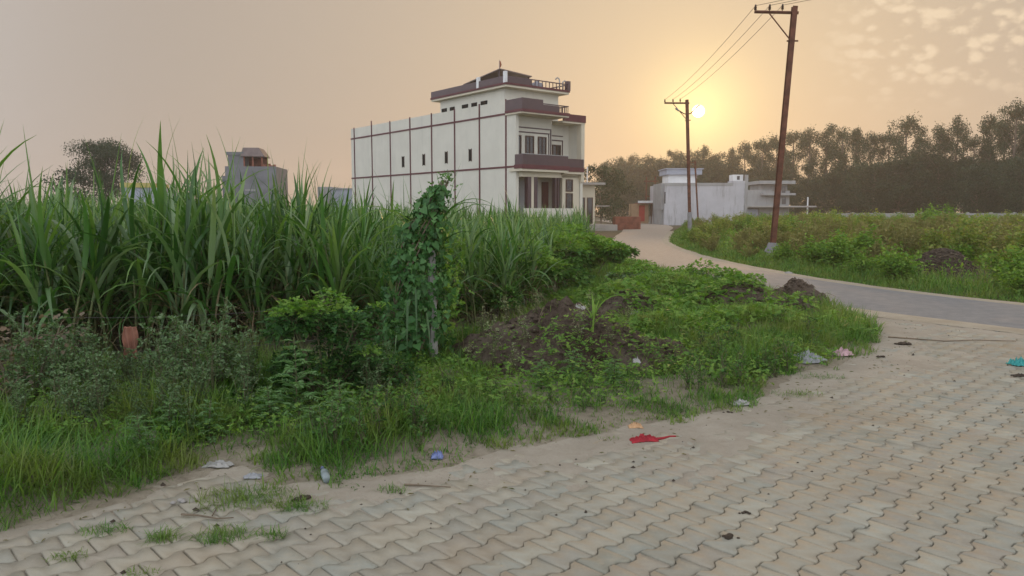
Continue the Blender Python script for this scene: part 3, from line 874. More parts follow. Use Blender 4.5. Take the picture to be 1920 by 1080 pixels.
MB().tube([(8.3, -0.6, -0.05), (8.3, -0.6, 3.4)], 0.10, 6).build('canopy_post', M['white_paint'], sb)

# unfinished block on the left, behind the cane
ub = thing('unfinished_building', 'grey unfinished block with open roof hut showing above the sugarcane', 'building', (-28.9, 76, 0), R(6))
MB().box(0, 5.0, 0, 6, -0.05, 6.05).box(-0.4, 0, 0.3, 5, -0.05, 5.1).build('wall', M['raw_block'], ub)
MB().box(0.25, 1.75, 0.3, 3, 6.05, 7.2).box(0.1, 1.85, 0.2, 3.1, 7.2, 7.5).build('stair_tower', M['raw_block'], ub)
MB().box(1.75, 3.6, 2.6, 2.8, 6.05, 7.3).build('hut_wall', M['brick'], ub)
for x in (1.75, 2.6, 3.5): MB().box(x, x + 0.14, 0.3, 0.44, 6.05, 7.05).build('hut_post', M['brick'], ub)
MB().add([(1.5, 0.1, 7.05), (3.9, 0.1, 7.05), (3.9, 3.0, 7.05), (1.5, 3.0, 7.05), (1.75, 0.4, 7.95), (3.3, 0.4, 7.95), (3.3, 2.7, 7.95), (1.75, 2.7, 7.95)],
         [(3, 2, 1, 0), (4, 5, 6, 7), (0, 1, 5, 4), (1, 2, 6, 5), (2, 3, 7, 6), (3, 0, 4, 7)]).build('hut_roof', M['tin'], ub)
pr = MB()
for k, x in enumerate((3.75, 4.0, 4.25, 4.5, 4.75)): pr.box(x, x + 0.22, 0, 0.2, 6.05, 6.05 + (0.22, 0.10, 0.28, 0.12, 0.2)[k])
pr.build('broken_parapet', M['brick'], ub)
MB().box(1.9, 2.9, -0.03, 0, 3.6, 3.75).build('ledge', M['grey_wall'], ub)
lw = thing('blue_house', 'pale blue low house wall left of the cream house', 'house', (-20.2, 84, 0), R(-4))
MB().box(0, 5, 0, 5, -0.05, 3.95).build('wall', M['blue_wall'], lw); MB().box(-0.1, 5.1, -0.12, 5.1, 3.95, 4.1).build('parapet', M['grey_wall'], lw)
MB().box(-1.6, 0, 0.2, 5, -0.05, 4.25).build('side_wall', M['grey_wall'], lw)
yh = thing('yellow_house', 'low house with yellow parapet hidden behind the sugarcane', 'house', (-41.5, 80, 0), R(8))
MB().box(0, 3.9, 0, 6, -0.05, 4.05).build('wall', M['blue_wall'], yh); MB().box(-0.1, 3.0, -0.15, 6.1, 4.05, 4.55).build('parapet', M['yellow_wall'], yh)

# long compound wall under the far trees, with piers
cw = thing('compound_wall', 'long low white compound wall under the dark trees', 'wall', (44, 104, 0), R(-6))
MB().box(0, 46, 0, 0.2, -0.05, 1.25).build('wall_panel', M['grey_wall'], cw)
for k in range(16): MB().box(k * 3, k * 3 + 0.3, -0.08, 0.27, -0.05, 1.4).build('pier', M['grey_wall'], cw)

# motorbike parked by that wall
mbk = thing('motorcycle', 'small blue and white motorcycle parked before the white compound wall', 'motorcycle', (61.3, 96.5, 0), R(20))
for x in (0, 1.3):
    w = MB(); w.lathe([(0.24, -0.05), (0.31, -0.03), (0.31, 0.03), (0.24, 0.05)], n=14)
    o = w.build('wheel', M['dark_glass'], mbk, loc=(x, 0, 0.31)); o.rotation_euler = (R(90), 0, 0)
MB().tube([(0.05, 0, .35), (0.35, 0, .75), (1.0, 0, .85), (1.25, 0, .55)], [.06, .13, .12, .06], 8).build('body', M['blue_wall'], mbk, True)
MB().tube([(1.3, 0, .31), (1.12, 0, .95), (1.08, -.3, 1.05)], .03, 6).build('handlebar', M['steel'], mbk)
MB().tube([(0.1, 0, .82), (0.45, 0, .88), (0.8, 0, .86)], [.10, .13, .10], 8).build('seat', M['white_paint'], mbk, True)

# ================================================================== power line
M['rust'] = plain('rusted_steel', (0.115, 0.045, 0.028), 0.8, 0.35, 4, 0.25, 25)
M['muff'] = plain('pole_muff_paint', (0.22, 0.215, 0.22), 0.9, 0.15, 4, 0.2)
M['insulator'] = plain('brown_porcelain', (0.035, 0.018, 0.013), 0.3, 0.1, 3, 0, spec=0.5)
M['wire'] = plain('wire', (0.16, 0.13, 0.10), 0.5, 0.05, 3, 0, metal=0.3)


def ibeam(L, a, bb):
    m = MB()
    m.box(-a, a, -bb, -bb + 0.015, 0, L); m.box(-a, a, bb - 0.015, bb, 0, L); m.box(-0.012, 0.012, -bb + .015, bb - .015, 0, L)
    return m


def power_pole(base, top, label, arm, w=0.085, muff=0.5):
    B = Vector(base); T = Vector(top); L = (T - B).length
    e = thing('power_pole', label, 'power pole', base)
    e.rotation_mode = 'QUATERNION'; e.rotation_quaternion = Vector((0, 0, 1)).rotation_difference((T - B).normalized())
    ibeam(L, w, w).build('pole', M['rust'], e)
    MB().lathe([(0.30, -0.1), (0.28, muff * 0.4), (0.17, muff), (0.16, muff + 0.02)], n=10).build('concrete_base', M['muff'], e)
    al, ad = arm                                         # length and unit direction (x,y) of the one sided arm
    zt = L - 0.22
    ax, ay = ad
    def P(s, z, o=0.0): return (ax * s - ay * o, ay * s + ax * o, z)
    MB().tube([P(-0.15, zt), P(al, zt + 0.06)], 0.055, 4).build('cross_arm', M['rust'], e)
    MB().tube([P(al * 0.62, zt), P(0.02, zt - al * 0.72)], 0.025, 5).build('brace', M['rust'], e)
    MB().tube([P(-0.22, zt - al * 0.72), P(0.16, zt - al * 0.72)], 0.03, 5).build('clamp', M['rust'], e)
    tips = []
    for s in (al * 0.98, al * 0.62, al * 0.30):
        i = MB().lathe([(0.015, 0), (0.015, .07), (.06, .08), (.035, .13), (.055, .14), (.03, .2), (.04, .21), (.02, .26)], P(s, zt + 0.05), 8).build('insulator', M['insulator'], e, True)
        tips.append(B + e.rotation_quaternion @ Vector(P(s, zt + 0.27)))
    return e, tips, L


b1 = gnd(1447, 480); t1 = at_depth(1490, 12, b1[1] + 0.25)
dv = Vector((-0.985, -0.17))
p1, tips1, L1 = power_pole((b1[0], b1[1], -0.05), t1, 'tall leaning rusty steel power pole with one sided arm beside the tarmac', (1.32, (-0.96, 0.28)))
b2 = gnd(1294, 441); t2 = at_depth(1288, 187, b2[1])
p2, tips2, L2 = power_pole((b2[0], b2[1], -0.05), t2, 'farther power pole in front of the low sun with two lamp brackets', (1.5, (-0.99, -0.12)), 0.09, 0.4)
MB().lathe([(0.15, 0.4), (0.14, 1.5), (0.12, 1.55)], n=10).build('painted_sleeve', M['muff'], p2)
for s in (-1, 1):
    a = MB().tube([(0, 0, L2 - 0.92), (s * 0.22, -0.05, L2 - 0.88), (s * 0.62, -0.1, L2 - 0.52 + (0.05 if s > 0 else -0.1))], 0.036, 5).build('lamp_bracket', M['rust'], p2)
    MB().tube([(s * 0.55, -0.1, L2 - 0.6 + (0.05 if s > 0 else -0.1)), (s * 0.78, -0.12, L2 - 0.42 + (0.03 if s > 0 else -0.1))], [0.05, 0.06], 6).build('lamp_head', M['steel'], a)
b3 = at_depth(1310, 410, 78); 
p3, tips3, L3 = power_pole((b3[0], 78, -0.05), (at_depth(1303, 301, 78)[0], 78, at_depth(1303, 301, 78)[2]), 'thin dark pole before the white building right of the second pole', (0.8, (-0.9, 0.4)), 0.07, 0.3)


def wire(a, b, sag, label):
    a = Vector(a); b = Vector(b); pts = []
    for k in range(17):
        t = k / 16; p = a.lerp(b, t); p.z -= sag * 4 * t * (1 - t); pts.append(p)
    o = MB().tube([p - a for p in pts], 0.009, 5).build('power_wire', M['wire'], None, loc=a)
    return tag(o, label, 'wire', 'overhead power wires')


names = ('outermost', 'middle', 'innermost')
for k in range(3):
    wire(tips1[k], tips2[k], 0.25, f'{names[k]} of the three thin wires between the two big power poles')
    wire(tips1[k], (tips1[k].x + 15 + 0.6 * k, tips1[k].y - 16, 9.3), 0.2, f'{names[k]} of the wire ends leaving the leaning pole towards upper right')
hp = thing('twin_pole', 'twin pole transformer stand far off beside the road end', 'power pole', (at_depth(1211, 400, 98)[0], 98, 0))
for x in (0, 1.15): MB().tube([(x, 0, -.05), (x, 0, 6.0)], 0.10, 6).build('pole', M['rust'], hp)
MB().box(-0.3, 1.45, -0.08, 0.08, 5.3, 5.5).box(-0.2, 1.35, -0.06, 0.06, 3.4, 3.55).build('cross_beam', M['rust'], hp)
# ================================================================== plant geometry (vectorised)
def blades(base, az, L, lean, bend, w, S=4, fold=0.0, taper=1.0, twist=0.0):
    """ribbon leaves: base (N,3), azimuth, length, angle off vertical at the foot, extra bend at the tip, width -> V, quads"""
    N = len(L); t = np.linspace(0, 1, S + 1)
    th = lean[:, None] + bend[:, None] * t[None, :] ** 1.4
    ds = (L / S)[:, None]
    mid = 0.5 * (th[:, 1:] + th[:, :-1])
    hx = np.c_[np.zeros(N), np.cumsum(np.sin(mid) * ds, 1)]; hz = np.c_[np.zeros(N), np.cumsum(np.cos(mid) * ds, 1)]
    ca, sa = np.cos(az)[:, None], np.sin(az)[:, None]
    cx = base[:, 0:1] + hx * ca; cy = base[:, 1:2] + hx * sa; cz = base[:, 2:3] + hz
    prof = np.clip((1 - t ** 2.2) ** taper, 0.03, 1) * (0.55 + 0.45 * np.minimum(1, t * 5))
    ww = 0.5 * w[:, None] * prof[None, :]
    tw = twist * t[None, :] * np.sign(np.sin(az * 7))[:, None] if twist else 0 * ww
    px, py = -sa * np.cos(tw), ca * np.cos(tw); pz = np.sin(tw)
    ln = np.stack([cx - px * ww, cy - py * ww, cz - pz * ww], -1); rn = np.stack([cx + px * ww, cy + py * ww, cz + pz * ww], -1)
    if fold:
        dn = ww * fold                                   # midrib sunk below the edges
        md = np.stack([cx + np.cos(th) * ca * dn, cy + np.cos(th) * sa * dn, cz - np.sin(th) * dn], -1)
        V = np.stack([ln, md, rn], 2); k = 3
    else:
        V = np.stack([ln, rn], 2); k = 2
    V = V.reshape(N, (S + 1) * k, 3)
    loc = []
    for i in range(S):
        for j in range(k - 1):
            a = i * k + j; loc.append((a, a + 1, a + k + 1, a + k))
    loc = np.array(loc)
    Fq = (loc[None] + (np.arange(N) * (S + 1) * k)[:, None, None]).reshape(-1, 4)
    return V.reshape(-1, 3), Fq


LEAF6 = np.array([(0, 0, 0), (0.35, 0.5, 0.10), (0.75, 0.34, 0.04), (1, 0, -0.08), (0.75, -0.34, 0.04), (0.35, -0.5, 0.10)])
LEAF6_F = np.array([(0, 3, 2, 1), (0, 5, 4, 3)])
HEART = np.array([(0.0, 0, 0), (-0.16, 0.24, 0.03), (0.05, 0.50, 0.07), (0.42, 0.42, 0.06), (0.78, 0.16, 0.0), (1, 0, -0.10), (0.78, -0.16, 0.0), (0.42, -0.42, 0.06), (0.05, -0.50, 0.07), (-0.16, -0.24, 0.03), (0.45, 0, -0.03)])
HEART_F = np.array([(0, 10, 2, 1), (10, 5, 4, 3), (10, 7, 6, 5), (0, 9, 8, 10)])
HEART_T = np.array([(10, 3, 2), (10, 8, 7)])


def frames(d, roll):
    d = d / np.linalg.norm(d, axis=1)[:, None]
    up = np.tile([0, 0, 1.0], (len(d), 1)); s = np.cross(up, d); s /= np.linalg.norm(s, axis=1)[:, None] + 1e-9
    n = np.cross(d, s)
    c, q = np.cos(roll)[:, None], np.sin(roll)[:, None]
    return d, s * c + n * q, n * c - s * q


def cards(pos, d, size, width=0.6, roll=None, shape=None):
    """small real leaves: one folded outline per position, pointing along d"""
    N = len(pos); roll = RS.normal(0, 0.5, N) if roll is None else roll
    sh, fq = (LEAF6, LEAF6_F) if shape is None else shape
    D, S, U = frames(d, roll)
    P = sh[None] * size[:, None, None] * np.array([1, width, 1])[None, None]
    V = pos[:, None, :] + P[..., 0:1] * D[:, None] + P[..., 1:2] * S[:, None] + P[..., 2:3] * U[:, None]
    Fq = (fq[None] + (np.arange(N) * len(sh))[:, None, None]).reshape(-1, fq.shape[1])
    return V.reshape(-1, 3), Fq


def sphere_dirs(n, zmin=-1.0):
    z = RS.uniform(zmin, 1, n); a = RS.uniform(0, 2 * np.pi, n); r = np.sqrt(1 - z * z)
    return np.c_[r * np.cos(a), r * np.sin(a), z]


def merge(parts):
    V, Q, o = [], [], 0
    for v, f in parts:
        V.append(v); Q.append(f + o); o += len(v)
    return np.concatenate(V), np.concatenate(Q)


def spread(V, Fq, T):
    """copies of a plant baked into one mesh: T rows are x, y, z, angle, scale"""
    T = np.asarray(T, float); c, s = np.cos(T[:, 3])[:, None], np.sin(T[:, 3])[:, None]; k = T[:, 4][:, None]
    x = (V[None, :, 0] * c - V[None, :, 1] * s) * k + T[:, 0:1]; y = (V[None, :, 0] * s + V[None, :, 1] * c) * k + T[:, 1:2]; z = V[None, :, 2] * k + T[:, 2:3]
    return np.stack([x, y, z], -1).reshape(-1, 3), (Fq[None] + (np.arange(len(T)) * len(V))[:, None, None]).reshape(-1, Fq.shape[1])


def scatter(poly, n):
    P = np.array(poly); out = np.zeros((0, 2))
    while len(out) < n:
        q = np.c_[RS.uniform(P[:, 0].min(), P[:, 0].max(), n), RS.uniform(P[:, 1].min(), P[:, 1].max(), n)]
        out = np.r_[out, q[inside(q, poly)]]
    return out[:n]


def in_view(P, margin=0.05):
    return np.abs(P[:, 0]) < P[:, 1] * (0.70 + margin) + 1.0


U = lambda a, b, n: RS.uniform(a, b, n)

# ================================================================== sugarcane
CANE = [(-11, 6.9), (-5.5, 7.15), (-3.6, 7.25), (-2.3, 7.55), (-1.3, 8.05), (-0.45, 9.1), (0.35, 11.3), (1.1, 14.5), (1.95, 19.5), (2.75, 25.5), (3.2, 32), (3.6, 40), (1.5, 42.5), (-8, 52), (-16, 60), (-48, 60), (-48, 6.9)]


def cane_height(x, y):                                   # tall on the left, a lower, younger stand towards the house
    x = np.asarray(x, float); y = np.asarray(y, float)
    p = 960 + F_PX * x / y                               # which side of the stand the stool is on
    ridge = np.interp(p, [-200, 60, 130, 260, 300, 400, 425, 505, 530, 615, 650, 760, 1100], [.98, .96, .90, .90, 1.0, .97, .80, .80, .93, .90, .72, .70, .70])
    back = np.interp(p, [0, 400, 640, 760, 1100], [.84, .80, .74, .70, .66]) * np.interp(y, [8, 20, 50], [1.0, 1.04, 1.10])
    t = np.clip((y - 9.0) / 1.6, 0, 1)
    h = ridge * (1 - t) + back * t
    return h * (0.72 + 0.54 * fbm(x * 1.1 + 40, y * 1.1, 3)) * np.where(vnoise(x * 1.9 + 5, y * 1.3) > 0.72, 1.16, 1.0)


def cane_leaves(rs):
    """leaf meshes of one stool of three stalks, height about 2.3 m"""
    leaves, dry, stalks = [], [], MB()
    for s in range(3):
        a = 2 * math.pi * (s / 3) + rs.uniform(0, 1); r = rs.uniform(0.04, 0.11)
        bx, by = r * math.cos(a), r * math.sin(a)
        hs = rs.uniform(1.0, 1.4); lx, ly = rs.normal(0, 0.07), rs.normal(0, 0.07)
        pts = [(bx + lx * q * q, by + ly * q * q, hs * q) for q in np.linspace(0, 1, 5)]
        stalks.tube(pts, [0.016, 0.015, 0.014, 0.012, 0.007], 5, False)
        n = 8; az0 = rs.uniform(0, 6.28)
        for k in range(n):
            q = 0.35 + 0.65 * k / (n - 1); p = np.array([[bx + lx * q * q, by + ly * q * q, hs * q]])
            up = k / (n - 1)
            L = rs.uniform(0.85, 1.45) * (1 - 0.22 * up)
            lean = rs.uniform(0.15, 0.55) * (1 - 0.75 * up); bend = rs.uniform(1.1, 3.4) * (1 - 0.68 * up)
            leaves.append(blades(p, np.array([az0 + k * 2.6 + rs.normal(0, .3)]), np.array([L]), np.array([lean]), np.array([bend]), np.array([rs.uniform(0.045, 0.068)]), 8, 0.45, 1.0, rs.uniform(-.5, .5)))
        if s < 2:                                        # rolled young leaf standing above the rest
            leaves.append(blades(np.array([[bx + lx, by + ly, hs]]), np.array([rs.uniform(0, 6.28)]), np.array([rs.uniform(0.85, 1.3)]), np.array([rs.uniform(0, .1)]), np.array([rs.uniform(.05, .7)]), np.array([rs.uniform(.016, .026)]), 8, 0.6))
        for k in range(6):
            q = rs.uniform(0.12, 0.6); p = np.array([[bx, by, hs * q]])
            dry.append(blades(p, np.array([rs.uniform(0, 6.28)]), np.array([rs.uniform(0.4, 0.8)]), np.array([rs.uniform(0.6, 1.5)]), np.array([rs.uniform(0.9, 1.6)]), np.array([rs.uniform(.015, .03)]), 5, 0.3))
    return leaves, dry, stalks


cane_protos = []
for k in range(7):
    rs = np.random.RandomState(100 + k)
    lv, dv_, st = cane_leaves(rs)
    cane_protos.append(dict(leaf=[np_mesh('leaf', *[lv_[0], [lv_[1]]], True) for lv_ in lv], fol=merge(lv), dry=merge(dv_), stalk=st))
for c in cane_protos:
    c['fol_me'] = np_mesh('foliage', c['fol'][0], [c['fol'][1]], True); c['dry_me'] = np_mesh('dry_leaves', c['dry'][0], [c['dry'][1]], True)
    c['stalk_me'] = c['stalk'].mesh('stalks', True)
# planting spots, jittered grid thinning out with distance
pts = []
for y0, y1, st in ((6.8, 10.5, 0.33), (10.5, 15, 0.40), (15, 24, 0.5), (24, 40, 0.75), (40, 60, 1.1)):
    X, Y = np.meshgrid(np.arange(-48, 5, st), np.arange(y0, y1, st))
    q = np.c_[X.ravel(), Y.ravel()] + RS.uniform(-0.42, 0.42, (X.size, 2)) * st
    pts.append(q[inside(q, CANE) & in_view(q, 0.03)])
CP = np.concatenate(pts)
CP = CP[fbm(CP[:, 0] * 1.4 + 70, CP[:, 1] * 1.4, 2) > 0.34]          # gaps in the stand
front_d = dist_line(CP, CANE[:12])
key = np.hypot(CP[:, 0], CP[:, 1]) + 1.6 * front_d + np.where(front_d > 1.2, 6, 0)
order = np.argsort(key)
lead = order[:300]
rest = order[300:]
first_label = {}
GROUP = 'sugarcane plants along the front of the field'
big = set(order[:26].tolist())
hh = cane_height(CP[:, 0], CP[:, 1])
for i in lead:
    c = cane_protos[RS.randint(7)]
    s = float(hh[i]) * RS.uniform(0.88, 1.10)
    pc = 960 + F_PX * CP[i, 0] / CP[i, 1]
    lbl = ('tall sugarcane plant at the far left of the stand, below the lone tree' if pc < 270 else 'tall sugarcane plant behind the hanging brown rag, left of the unfinished block' if pc < 415 else
           'sugarcane plant in the dip below the unfinished block' if pc < 520 else 'tall sugarcane plant behind the creeper bush' if pc < 665 else 'low sugarcane plant right around the vine covered post' if pc < 860 else
           'low sugarcane plant behind the big soil heap' if pc < 1000 else 'low sugarcane plant at the right end of the stand by the dirt road')
    e = tag(obj('sugarcane', None, None, None, (CP[i, 0], CP[i, 1], float(-0.03)), RS.uniform(0, 6.28), (s * 1.0, s * 1.0, s)), lbl, 'sugarcane', GROUP)
    e.rotation_euler = (RS.normal(0, 0.10), RS.normal(0, 0.10), RS.uniform(0, 6.28))
    obj('stalks', c['stalk_me'], M['cane_stem'], e)
    obj('dry_leaves', c['dry_me'], M['cane_dry'], e)
    if i in big:
        for lm in c['leaf']: obj('leaf', lm, M['cane'], e)
    else:
        obj('foliage', c['fol_me'], M['cane'], e)
# tall shoots that stand out against the sky
far_parts = []
T = np.c_[CP[rest], np.full(len(rest), -0.03), U(0, 6.28, len(rest)), hh[rest] * U(0.86, 1.14, len(rest))]
dd = np.hypot(T[:, 0], T[:, 1])
lowp = []
for k in range(5):                                       # simpler stools for the depth of the field
    rs = np.random.RandomState(300 + k); n = 18
    q = rs.uniform(0.35, 1, n); az = rs.uniform(0, 6.28, n)
    base = np.c_[rs.normal(0, 0.08, n), rs.normal(0, 0.08, n), 1.25 * q]
    lowp.append(blades(base, az, rs.uniform(0.85, 1.3, n) * (1.1 - 0.25 * q), rs.uniform(.1, .4, n) * (1.15 - q), rs.uniform(.4, 2.2, n) * (1.25 - q), rs.uniform(.045, .07, n), 5))
pick = RS.randint(0, 5, len(T))
for k in range(5):
    Tk = T[pick == k]; far_parts.append(spread(*lowp[k], Tk))
V, Q = merge(far_parts)
stuff('sugarcane_field', np_mesh('sugarcane_field', V, [Q], True), M['cane'], 'dense green sugarcane filling the field behind the front plants', 'sugarcane')
# dry litter and stems between the stools of the front rows
n = 2600; q = CP[order[:700]][RS.randint(0, 700, n)] + RS.normal(0, 0.15, (n, 2))
V, Q = blades(np.c_[q, U(0.0, 0.75, n)], U(0, 6.28, n), U(.25, .8, n), U(.2, 1.9, n), U(.2, 1.4, n), U(.008, .024, n), 4)
stuff('cane_trash', np_mesh('cane_trash', V, [Q], True), M['cane_dry'], 'dry brown cane leaves hanging low among the stalks', 'dry leaves')

# a few single shoots stand out above the stand
for (px_, py_, d, lab) in ((318, 262, 8.6, 'thin brown cane shoot sticking far above the left stand'), (560, 268, 9.4, 'tall cane shoots rising beside the unfinished block'), (597, 285, 9.2, 'tall cane shoot rising left of the cream house'), (1092, 398, 19.5, 'upright cane tuft at the right end of the stand')):
    x, y, z = at_depth(px_, py_, d)
    e = thing('cane_shoot', lab, 'sugarcane', (x, y, -0.03))
    n = 9; h = z + 0.03
    MB().tube([(0, 0, 0), (0.02, 0, h * .35), (0.0, 0.02, h * 0.62)], [.014, .011, .006], 5).build('stalks', M['cane_stem'], e)
    V, Q = blades(np.c_[RS.normal(0, .03, n), RS.normal(0, .03, n), U(.25, .6, n) * h], U(0, 6.28, n), U(.32, .42, n) * h, U(.02, .22, n), U(.05, .6, n), U(.02, .034, n), 7, .4)
    obj('foliage', np_mesh('foliage', V, [Q], True), M['cane'], e)

# ================================================================== verge: grass, weeds, creepers


def keep_off_mounds(q, lim=0.14):
    h = np.max([mound_h(q[:, 0], q[:, 1], k) for k in range(len(MOUNDS))], 0)
    return h < lim


def verge_points(n, ymax=18.0, edge=0.02):
    q = scatter([p for p in VERGE_POLY if True], n * 3)
    q = q[(q[:, 1] < ymax) & in_view(q) & (dist_line(q, VERGE_EDGE) > edge)]
    return q[~inside(q, CANE)]


def grass_patch(q, L0, L1, w, S=3, lean=(0.05, 0.7), bend=(0.2, 1.6)):
    n = len(q)
    return blades(np.c_[q, land_h(q[:, 0], q[:, 1]) - 0.01], U(0, 6.28, n), U(L0, L1, n), U(*lean, n), U(*bend, n), U(w * .6, w * 1.3, n), S)


near_poly = [(-6.6, 2.3), (5.4, 2.3), (5.4, 9.5), (-6.6, 9.5)]
q = scatter(near_poly, 290000)
q = q[(inside(q, VERGE_POLY) | (dist_line(q, VERGE_EDGE) < .10)) & in_view(q, 0.02) & ~inside(q, CANE)]
d = np.where(inside(q, VERGE_POLY), dist_line(q, VERGE_EDGE), -.02)
den = np.clip(0.62 + d * 3.5, 0, 1) * (0.45 + 0.9 * (fbm(q[:, 0] * 1.6, q[:, 1] * 1.6, 3) > 0.40))
den *= np.where(keep_off_mounds(q, 0.05), 1, 0.03) * (d > 0.34 * (fbm(q[:, 0] * 3, q[:, 1] * 3, 3) - .42))
clump = fbm(q[:, 0] * 2.3 + 50, q[:, 1] * 2.3, 3, 0.6)
den *= np.clip((clump - 0.28) * 3.6, 0.22, 1)
q = q[RS.rand(len(q)) < den]
d = dist_line(q, VERGE_EDGE)
n = len(q); tall = np.clip(d / 0.35, 0.45, 1) * (0.25 + 1.25 * fbm(q[:, 0] * 2.3 + 50, q[:, 1] * 2.3, 3, 0.6))
G1 = blades(np.c_[q, np.maximum(land_h(q[:, 0], q[:, 1]), 0.0) - 0.01], U(0, 6.28, n), U(0.10, 0.34, n) * tall * np.interp(q[:, 0], [-2.2, -1.4], [1.35, 1.0]) * np.interp(np.hypot(q[:, 0] - 0.6, q[:, 1] - 6.6), [0, 1.2, 2], [.45, .65, 1]) * np.interp(np.hypot(q[:, 0] + 1.4, q[:, 1] - 5.6), [0, .5, .9], [.45, .7, 1]), U(0.05, 0.8, n), U(0.2, 1.9, n), U(0.0045, 0.011, n), 3)
q2 = scatter([(-3, 9.5), (5.4, 9.5), (5.2, 13), (4.2, 20), (4.3, 34), (2.8, 34), (2, 24), (0, 11)], 90000)
q2 = q2[inside(q2, VERGE_POLY) & ~inside(q2, CANE) & keep_off_mounds(q2)]
n = len(q2); G2 = blades(np.c_[q2, land_h(q2[:, 0], q2[:, 1]) - 0.01], U(0, 6.28, n), U(0.10, 0.30, n), U(0.05, 0.7, n), U(0.2, 1.5, n), U(0.006, 0.014, n), 2)
V, Q = merge([G1, G2])
stuff('verge_grass', np_mesh('verge_grass', V, [Q], True), M['grass'], 'green grass covering the verge between paving, cane and road', 'grass')
# dry stems among it
q = verge_points(5200, 12); n = len(q)
V, Q = grass_patch(q, 0.10, 0.38, 0.004, 3, (0.1, 1.1), (0.1, 0.9))
stuff('dry_grass', np_mesh('dry_grass', V, [Q], True), M['grass_dry'], 'thin straw coloured stems scattered through the verge grass', 'grass')

# low broad-leaved ground cover in the middle of the verge and on the heaps
cp = []
for cx, cy, rx, ry, nn, s0, s1 in ((1.9, 9.2, 1.0, 0.8, 900, .05, .12), (2.9, 10.4, 1.5, 1.2, 1900, .05, .13), (2.6, 12.8, 1.7, 1.8, 2200, .06, .14), (1.5, 8.9, 0.5, 0.35, 260, .06, .12), (3.9, 9.6, 0.8, 0.7, 500, .04, .09),
                                   (-0.4, 6.6, 1.5, 0.8, 1700, .025, .06), (-2.6, 5.4, 1.5, .8, 1900, .02, .055), (1.6, 7.0, 1.3, .6, 1300, .025, .065), (2.6, 8.0, .9, .8, 800, .03, .07), (0.1, 6.0, 1.2, .5, 900, .02, .05), (-1.2, 5.4, .9, .5, 700, .02, .05), (3.2, 15.5, .8, 2.6, 1300, .07, .15), (3.0, 20, .6, 3, 700, .08, .16), (1.1, 13.0, .7, 1.6, 900, .06, .13)):
    a = U(0, 6.28, nn); r = np.sqrt(U(0, 1, nn))
    x = cx + rx * r * np.cos(a); y = cy + ry * r * np.sin(a)
    q = np.c_[x, y]; m_ = ~inside(q, CANE) & inside(q, VERGE_POLY); x, y = x[m_], y[m_]; nn = len(x)
    z = land_h(x, y) + U(0.03, 0.16, nn) * (0.5 + fbm(x * 2, y * 2, 2))
    dr = sphere_dirs(nn); dr[:, 2] *= 0.35
    cp.append(cards(np.c_[x, y, z], dr, U(s0, s1, nn), 0.85, RS.normal(0, .35, nn), (HEART[:, :] * np.array([1, .9, 1]), HEART_F)))
V, Q = merge(cp)
stuff('ground_creeper', np_mesh('ground_creeper', V, [Q]), M['creeper_bright'], 'low bright green broad leaved creeper spreading over the verge heaps', 'creeper')


def weed_proto(rs, H, nst, leaf, dens, mstem, mleaf, name, label, cat, group, lw=0.55, droop=0.0, side=0.35, top_only=0.12):
    """upright branching weed: stems (one mesh) and leaves (one mesh)"""
    e = thing(name, label, cat, (0, -50, 0), 0, group)
    st = MB(); pos, dr = [], []
    for s in range(nst):
        a = rs.uniform(0, 6.28); le = rs.uniform(0.0, 0.35); h = H * rs.uniform(0.65, 1.0)
        P = [np.array([0.03 * math.cos(a), 0.03 * math.sin(a), 0])]
        for k in range(1, 6):
            q = k / 5; P.append(np.array([math.cos(a) * le * h * q ** 1.4, math.sin(a) * le * h * q ** 1.4, h * q]) + rs.normal(0, .012, 3))
        st.tube(P, [.006, .005, .004, .003, .0025, .0015], 4, False)
        for k in range(int(h * 9 * side * 3)):
            q = rs.uniform(0.15, 0.98); i = min(int(q * 5), 4); b0 = P[i] + (P[i + 1] - P[i]) * (q * 5 - i)
            aa = rs.uniform(0, 6.28); bl = rs.uniform(.08, .26) * (1.15 - q) * H + 0.03
            tip = b0 + np.array([math.cos(aa) * bl, math.sin(aa) * bl, bl * rs.uniform(.2, .9)])
            st.tube([b0, (b0 + tip) / 2 + np.array([0, 0, .01]), tip], [.003, .002, .001], 3, False)
            for _ in range(dens):
                f = rs.uniform(.15, 1); pos.append(b0 + (tip - b0) * f + rs.normal(0, .008, 3)); v = rs.normal(0, 1, 3); v[2] = v[2] * .5 + .25 - droop; dr.append(v)
    kid(e, st.build('stems', mstem, e))
    pos = np.array(pos); dr = np.array(dr); n = len(pos)
    V, Q = cards(pos, dr, rs.uniform(leaf * .6, leaf * 1.3, n), lw, rs.normal(0, .6, n))
    kid(e, obj('leaves', np_mesh('leaves', V, [Q]), mleaf, e))
    return e


def plant_out(protos, spots, labels=None):
    """first use of a prototype moves it, later uses copy it"""
    used = set()
    for k, (x, y, s) in enumerate(spots):
        p = protos[k % len(protos)]; z = float(land_h(np.array([x]), np.array([y]))[0]) if y < 26 and x < 6 else -0.05
        if p.name not in used:
            used.add(p.name); p.location = (x, y, z - 0.01); p.rotation_euler = (0, 0, RS.uniform(0, 6.28)); p.scale = (s,) * 3; o = p
            if labels: o['label'] = labels[k]
        else: o = copy_tree(p, (x, y, z - 0.01), RS.uniform(0, 6.28), s, labels[k] if labels else None)


